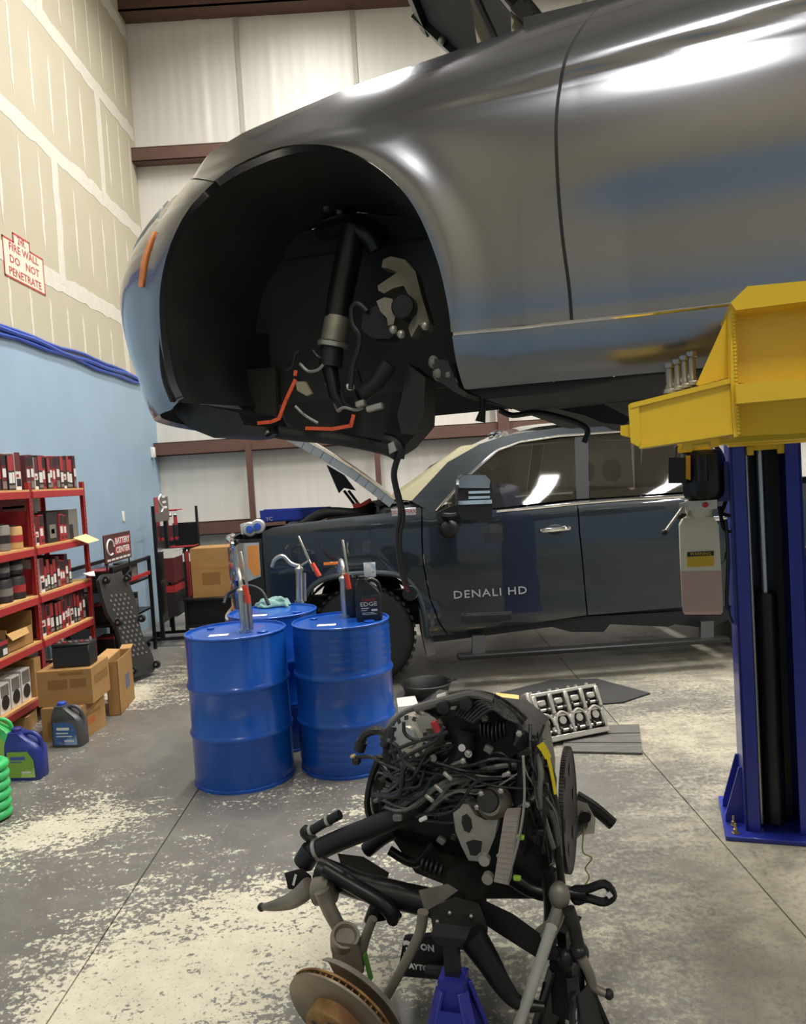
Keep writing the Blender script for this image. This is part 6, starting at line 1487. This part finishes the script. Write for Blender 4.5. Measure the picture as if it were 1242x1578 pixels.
etube('tow_hook_arm', [(525, 1352), (560, 1375), (600, 1380)], .018, M_sub, 2.25)
etube('front_rod', [(600, 1310), (640, 1330), (670, 1300)], .016, M_sub, 2.45)
# knuckle and brake rotor at lower left
etube('upright_arm', [(496, 1372), (508, 1402), (524, 1432)], (.026, .022), M_alu_d, 2.15, 12)
prt('knuckle_ring', MB().lathe([(.028, -.05), (.042, -.05), (.045, .0), (.042, .012), (.034, .012), (.028, 0)], 26, E(532, 1444, 2.1), (V((0, 0, 1)) + CT * .35 - CN * .5).normalized()), M_alu_d)
prt('knuckle_body', MB().hull(EP([(510, 1450), (552, 1456), (560, 1490), (545, 1530), (515, 1510)], 2.07) + EP([(515, 1455), (552, 1465), (550, 1520)], 2.17)), M_alu_d)
ro = E(526, 1568, 1.95); rax = V((-.48, -.76, -.34)).normalized()
prt('brake_rotor', MB().lathe([(.07, .012), (.165, .012), (.168, .010), (.168, .0035), (.07, .0035)], 64, ro, rax), M_rotor)
prt('brake_rotor_inner', MB().lathe([(.07, -.0145), (.165, -.0145), (.168, -.0125), (.168, -.0065), (.07, -.0065)], 64, ro, rax), M_rust)
x_, = (rax.orthogonal().normalized(),); y_ = rax.cross(x_)
for k in range(48):
    a = 2 * pi * k / 48; e = x_ * cos(a) + y_ * sin(a); prt('rotor_vane', MB().bar(ro + e * .08 - rax * .0015, ro + e * .163 - rax * .0015, .004, .0105, up=rax), M_rust, 0)
prt('rotor_hat', MB().lathe([(.086, .012), (.084, .05), (.078, .055), (.03, .055), (.03, .045), (.0001, .045)], 40, ro, rax), M_rust, 40, 'rusty gold rotor hat')
for k in range(5):
    a = 2 * pi * k / 5; e = x_ * cos(a) + y_ * sin(a); prt('stud_hole_shade', MB().lathe([(.008, .0555), (.0001, .0555)], 12, ro + e * .055, rax, caps=False), M_bk)  # flat black disc, shade of a stud hole put into the colour
so = ro - rax * .045
prt('dust_shield', MB().lathe([(.06, .0), (.16, -.002), (.172, .012), (.176, .012), (.163, -.008), (.06, -.004)], 44, so, rax, a0=pi * .1, a1=pi * 1.35), M_alu)
etube('lower_link', [(575, 1415), (560, 1455), (552, 1495)], (.013, .018), M_alu_d, 2.12, 10)
prt('green_tie', MB().bar(E(562, 1470, 2.1), E(572, 1510, 2.1), .006, .02, up=CN), mat('green_strap', '4f8a2c', .5), 0)
etube('tie_rod', [(652, 1405), (646, 1440), (622, 1488), (590, 1545)], (.016, .013), M_alu_d, 2.02, 12)
prt('tie_rod_end', MB().sphere(E(588, 1545, 2.0), .02, 12), M_alu_d)
prt('rack_joint', MB().hull(EP([(645, 1372), (690, 1362), (706, 1372), (690, 1384), (655, 1405)], 2.1) + EP([(655, 1375), (700, 1370), (670, 1395)], 2.16)), M_alu_d)
# centre horn, right beam
prt('centre_housing', MB().hull(EP([(662, 1402), (700, 1382), (738, 1392), (752, 1430), (748, 1470), (700, 1462), (668, 1440)], 2.1) + EP([(675, 1405), (735, 1400), (740, 1455), (690, 1450)], 2.3)), M_block)
etube('skid_horn', [(725, 1440), (752, 1480), (776, 1520), (800, 1545), (840, 1552)], (.042, .012), M_sub, 2.06, 12)
for p in ((693, 1407), (674, 1420), (726, 1412), (724, 1444)): prt('housing_bolt', MB().sphere(E(*p, 2.09), .006, 8), M_alu)
prt('right_beam', MB().hull(EP([(722, 1388), (742, 1385), (790, 1408), (865, 1462), (866, 1482), (830, 1478), (770, 1440), (728, 1412)], 2.12) + EP([(725, 1390), (790, 1412), (862, 1465), (840, 1476), (735, 1412)], 2.2)), M_sub)
prt('beam_slot_shade', MB().prism(EP([(844, 1454), (852, 1452), (862, 1468), (854, 1472)], 2.115), CN * .004), M_bk)  # black plate painted in for the shaded slot
prt('pedestal', MB().hull(EP([(690, 1340), (720, 1330), (745, 1345), (750, 1390), (700, 1395), (680, 1370)], 2.3) + EP([(700, 1345), (740, 1350), (735, 1385)], 2.45)), M_iron)
for k in range(5): prt('boot_fold', MB().tube([E(650 + k * 7, 1330 + k * 3, 2.36), E(653 + k * 7, 1331 + k * 3, 2.36)], .026 - .002 * abs(k - 2), 12), M_rubber)
etube('rear_arm', [(780, 1345), (820, 1370), (862, 1380)], .026, M_sub, 2.35)
etube('rear_leg', [(845, 1340), (850, 1400), (848, 1450)], .024, M_sub, 2.3)
prt('rear_web', MB().prism(EP([(820, 1440), (848, 1418), (850, 1428), (836, 1446)], 2.25), CN * .02), mat('tan_bracket', 'a59c83'))
# steering shaft and joints at the right
etube('steering_shaft', [(866, 1370), (858, 1412), (842, 1445)], .020, M_alu, 2.12, 12)
etube('steering_shaft', [(850, 1428), (830, 1490), (800, 1578), (785, 1630)], .0155, mat('painted_shaft', 'c6c3ba', .45, .3, var=.1), 2.05, 12)
prt('shaft_joint', MB().sphere(E(862, 1380, 2.12), .03, 12, (1, 1, 1.3)), M_alu_d)
etube('link_rod', [(876, 1400), (884, 1425), (888, 1445), (893, 1465)], .018, M_iron, 2.1, 10)
prt('link_boot', MB().sphere(E(892, 1468, 2.1), .028, 14), M_sub)
prt('link_boot', MB().sphere(E(872, 1480, 2.08), .024, 12, (.9, .9, 1.3)), M_sub)
etube('link_rod', [(896, 1475), (908, 1500), (916, 1522), (938, 1532)], (.015, .010), M_alu_d, 2.08, 10)
prt('link_nut', MB().sphere(E(938, 1532, 2.08), .014, 10), M_iron)
prt('shackle', MB().tube(smooth_pts(EP([(884, 1372), (905, 1370), (932, 1362), (944, 1380), (930, 1390), (905, 1384), (888, 1388)], 2.25), 4, True), .013, 8, closed=True), M_sub)
etube('shackle_arm', [(862, 1372), (890, 1378), (904, 1378)], .018, M_sub, 2.25)
prt('shackle_bolt', MB().bar(E(936, 1380, 2.24), E(942, 1376, 2.24), .014, .014), M_wt)
# ------------------------------------------------------------------ jack stands under the subframe
M_stand_b = mat('blue_jack_paint', '2b2f8c', .4); M_stand_k = mat('black_jack_paint', '19191b', .45)
def jack_stand(label, base, top, rz, M_stand_b=M_stand_b):
    t = thing('jack_stand', label, 'jack stand', (base.x, base.y, 0), rz, 'blue and black jack stands')
    h = top
    for sx, sy in ((-1, -1), (1, -1), (1, 1), (-1, 1)):
        MB().bar((sx * .11, sy * .10, .0), (sx * .03, sy * .03, h * .72), .035, .012, c=.002).build('leg', M_stand_b, t, world=False)
        MB().box(sx * .11 - .025, sx * .11 + .025, sy * .1 - .025, sy * .1 + .025, 0, .006).build('foot', M_stand_b, t, ang=0, world=False)
    for sy in (-1, 1): MB().prism([(-.09, sy * .085, h * .12), (.09, sy * .085, h * .12), (.045, sy * .05, h * .62), (-.045, sy * .05, h * .62)], (0, sy * .004, .001)).build('side_plate', M_stand_b, t, world=False)
    MB().box(-.035, .035, -.035, .035, h * .4, h * .78).build('sleeve', M_stand_b, t, ang=0, world=False)
    MB().box(-.02, .02, -.014, .014, h * .5, h).build('ratchet_post', M_stand_k, t, ang=0, world=False)
    MB().hull([V(p) for p in ((-.05, -.03, h + .02), (.05, -.03, h + .02), (.05, .03, h + .02), (-.05, .03, h + .02), (-.03, -.02, h - .01), (.03, -.02, h - .01), (.03, .02, h - .01), (-.03, .02, h - .01))]).build('saddle', M_stand_k, t, world=False)
    return t
g1 = E(702, 1560, 2.0); js1 = jack_stand('blue jack stand with white printed black panel under the middle of the subframe', V((g1.x, g1.y, 0)), .45, -CA)
pn_ = [E(*p, 2.12) for p in ((622, 1446), (690, 1440), (700, 1512), (612, 1504))]
MB().prism(pn_, CN * .02).build('brand_panel', M_stand_k, js1)
MB().tube([E(660, 1495, 2.1), E(708, 1500, 2.06)], .016, 8).build('panel_arm', M_stand_k, js1)
mdp = (pn_[0] + pn_[1] + pn_[2] + pn_[3]) / 4 - CN * .001 - CT * .022
text('lettering', '3', .07, frame(mdp + CT * -.028 + V((0, 0, .014)), CT + V((0, 0, .02)), (0, 0, 1)), M_ink_w, js1, bold=.003)
text('lettering', 'TON', .026, frame(mdp + CT * .022 + V((0, 0, .03)), CT, (0, 0, 1)), M_ink_w, js1, bold=.001)
text('lettering', 'DAYTONA', .022, frame(mdp + CT * .008 + V((0, 0, -.032)), CT, (0, 0, 1)), M_ink_w, js1, bold=.001)
MB().prism([E(*p, 1.99) for p in ((682, 1509), (696, 1510), (695, 1527), (681, 1525))], CN * .003).build('sticker', mat('tan_sticker', 'a39d84', .6), js1)
g2 = E(876, 1540, 2.19); js2 = jack_stand('black sided jack stand under the right end of the subframe', V((g2.x, g2.y, 0)), .40, -CA + 1.2, M_stand_k)
pn_ = [cw(g2.dot(CT) + .02, 2.0 + a, z) for a, z in ((0, .02), (.2, .02), (.16, .26), (.04, .26))]
MB().prism(pn_, CT * .01).build('brand_panel', M_stand_k, js2)
mdp = (pn_[0] + pn_[1] + pn_[2] + pn_[3]) / 4 + CT * .0115
text('lettering', 'DAYTONA', .036, frame(mdp, V((0, 0, -1)), CN), M_ink_w, js2)
# floor jack below, seen through the legs
g3 = E(745, 1560, 2.35)
# ------------------------------------------------------------------ jumper cable hanging from the car
cl = MB().tube(smooth_pts([at_d(x, y, 2.0) for x, y in ((613, 706), (607, 730), (612, 760), (618, 790), (613, 822), (616, 860), (622, 890), (630, 912))], 6), .0085, 8).build('hanging_cable', mat('dark_red_cable', '6a2222', .45, col2='1a1616', vscale=4), None)
tag(cl, 'dark red and black battery cable hanging down from the lifted car', 'cable')
MB().tube(smooth_pts([at_d(x, y, 1.99) for x, y in ((606, 735), (616, 765), (622, 795), (617, 825), (619, 860), (626, 895))], 6), .006, 6).build('second_lead', M_rubber, cl)
MB().lathe([(.008, -.006), (.02, -.006), (.02, .006), (.008, .006)], 14, at_d(632, 914, 2.0), -CN).build('ring_terminal', M_black_metal, cl)

# ================================================================== CYLINDER HEAD, MATS, PAN ON THE FLOOR
random.seed(5)
M_head = mat('machined_aluminium', 'c7c4ba', .38, .75, var=.12, vscale=14)
M_mat = mat('black_floor_mat', '2c2b2a', .7, var=.2, vscale=6, bump=.3, bscale=20, stretch=(1, 6, 1))
M_plank = mat('dark_grey_board', '5c5a55', .7, var=.25, vscale=6, bump=.4, bscale=12, stretch=(1, 9, 1))
# flattened dark board under the head
q = [at_z(*p, .0) for p in ((868, 1122), (985, 1118), (990, 1164), (868, 1161))]
bd = thing('flattened_carton', 'dark oil stained flattened board under the cylinder head', 'board', tuple((q[0] + q[2]) / 2))
for k in range(6):
    a, b = k / 6, (k + .96) / 6
    MB().prism([q[0].lerp(q[3], a), q[1].lerp(q[2], a), q[1].lerp(q[2], b), q[0].lerp(q[3], b)], (0, 0, .010 + .004 * (k % 2))).build('board_fold', M_plank, bd)
# black sheet behind
S_ = [at_z(*p) for p in ((760, 1072), (850, 1050), (920, 1048), (1002, 1070), (960, 1084), (860, 1092))]
o = MB().prism(S_, (0, 0, .012)).build('black_mat', M_mat); tag(o, 'black rubber sheet lying flat behind the cylinder head', 'mat')
# head standing on its edge
h0_, h1_ = at_z(836, 1146, .028), at_z(938, 1126, .028); hx = (h1_ - h0_); Lh = hx.length; hx.normalize()
hy = V((-hx.y, hx.x, 0)) * .42 + V((0, 0, .9)); Mh = frame(h0_, hx, hy); hz = Mh.to_3x3() @ V((0, 0, 1)); Hh_ = .30
hd = thing('cylinder_head', 'bare aluminium cylinder head leaning on the dark board beside the engine', 'cylinder head', tuple((h0_ + h1_) / 2))
def hb(name, x0, x1, y0, y1, z0, z1, m, c=.004): return MB().cbox(x0, x1, y0, y1, z0, z1, c, Mh).build(name, m, hd)
hb('head_casting', 0, Lh, 0, Hh_, -.10, -.02, M_alu)
hb('dark_valley', .01, Lh - .01, .03, Hh_ - .01, -.025, -.012, M_bk)
hb('gasket_rail', -.005, Lh + .005, -.004, .03, -.11, .012, M_head); hb('cam_rail', 0, Lh, Hh_ * .5 - .012, Hh_ * .5 + .008, -.02, .008, M_head); hb('top_rail', 0, Lh, Hh_ - .022, Hh_, -.02, .01, M_head)
for k in range(5):
    x = .012 + k * (Lh - .024) / 4
    hb('cam_cap', x - .014, x + .014, Hh_ * .52, Hh_ - .015, -.02, .022, M_head, .006); hb('cam_cap', x - .012, x + .012, .03, Hh_ * .48, -.02, .014, M_head, .006)
for k in range(4):
    x = Lh * (k + .5) / 4
    hb('spark_plug_well', x - .028, x + .028, Hh_ * .72, Hh_ * .84, -.02, .016, MATS['white_plastic'] if 0 else M_head, .006)
    MB().lathe([(.012, .0), (.024, 0), (.024, .02), (.012, .02)], 18, Mh @ V((x, Hh_ * .38, -.015)), hz).build('bucket_ring', M_head, hd)
    pts = [Mh @ V((x + .052 * cos(a), Hh_ * .3 + .075 * sin(a), .006)) for a in [pi * i / 10 for i in range(11)]]
    MB().tube(pts, .009, 8).build('port_arch', M_head, hd)
    MB().lathe([(.010, 0), (.019, 0), (.019, .018), (.010, .018)], 16, Mh @ V((x + .052, Hh_ * .22, -.012)), hz).build('bucket_ring', M_head, hd)
for y, r_ in ((Hh_ * .64, .011), (Hh_ * .18, .011)):
    MB().tube([Mh @ V((.01, y, .0)), Mh @ V((Lh - .01, y, .0))], r_, 10).build('camshaft', M_head, hd)
    for k in range(8):
        x = Lh * (k + .5) / 8; MB().lathe([(.018, -.007), (.018, .007)], 14, Mh @ V((x, y + .006 * (-1) ** k, .002)), hx).build('cam_lobe', M_iron, hd)
for k in range(7): MB().lathe([(.012, 0), (.012, .016), (.006, .018)], 8, Mh @ V((Lh * (k + .3) / 7, Hh_ + .0, -.03 - .02 * (k % 2))), hy).build('stud_boss', M_head, hd)
hb('head_end', -.035, .0, .08, Hh_ + .015, -.09, .02, M_alu, .012)
# drain pan
c = at_z(658, 1072); pan = thing('drain_pan', 'round black oil drain pan on the floor under the truck nose', 'pan', (c.x, c.y, 0))
R_ = .19
MB().lathe([(.0001, .008), (R_ * .8, .008), (R_ * .95, .10), (R_ * 1.02, .11), (R_ * 1.05, .105), (R_ * .98, .09), (R_ * .84, 0), (.0001, 0)], 40).build('pan_body', M_black_pl, pan, world=False)
MB().prism([(R_ * .9, -.03, .10), (R_ * 1.25, -.012, .11), (R_ * 1.25, .012, .11), (R_ * .9, .03, .10)], (0, 0, .006)).build('pan_spout', M_black_pl, pan, world=False)
c = at_z(720, 1078); o = thing('oily_gasket', 'coil of rusty orange wire beside the engine', 'wire', (c.x, c.y, 0))
for k in range(3): MB().tube([(.10 * cos(a) * (1 - .15 * k), .06 * sin(a), .012 + .02 * k + .01 * sin(3 * a)) for a in [2 * pi * i / 20 for i in range(20)]], .006, 6, closed=True).build('wire_turn', mat('rust_wire', 'a05a2c', .6), o, world=False)
q = [at_z(*p) for p in ((765, 1076), (800, 1080), (800, 1094), (764, 1090))]
q = [p + V((0, 0, .0125)) for p in q]; o = MB().prism(q, (0, 0, .03)).build('wood_block', mat('pale_wood', 'd9b872', .7, var=.1), ang=0); tag(o, 'small pale wooden block on the floor behind the engine', 'block')
q = [at_z(*p) for p in ((612, 1086), (640, 1082), (645, 1096), (614, 1100))]
o = MB().prism(q, (0, 0, .05)).build('white_tub', M_wt, ang=0); tag(o, 'small white plastic block on the floor beside the ribbed drum', 'block')
# spare cover by the truck nose hose
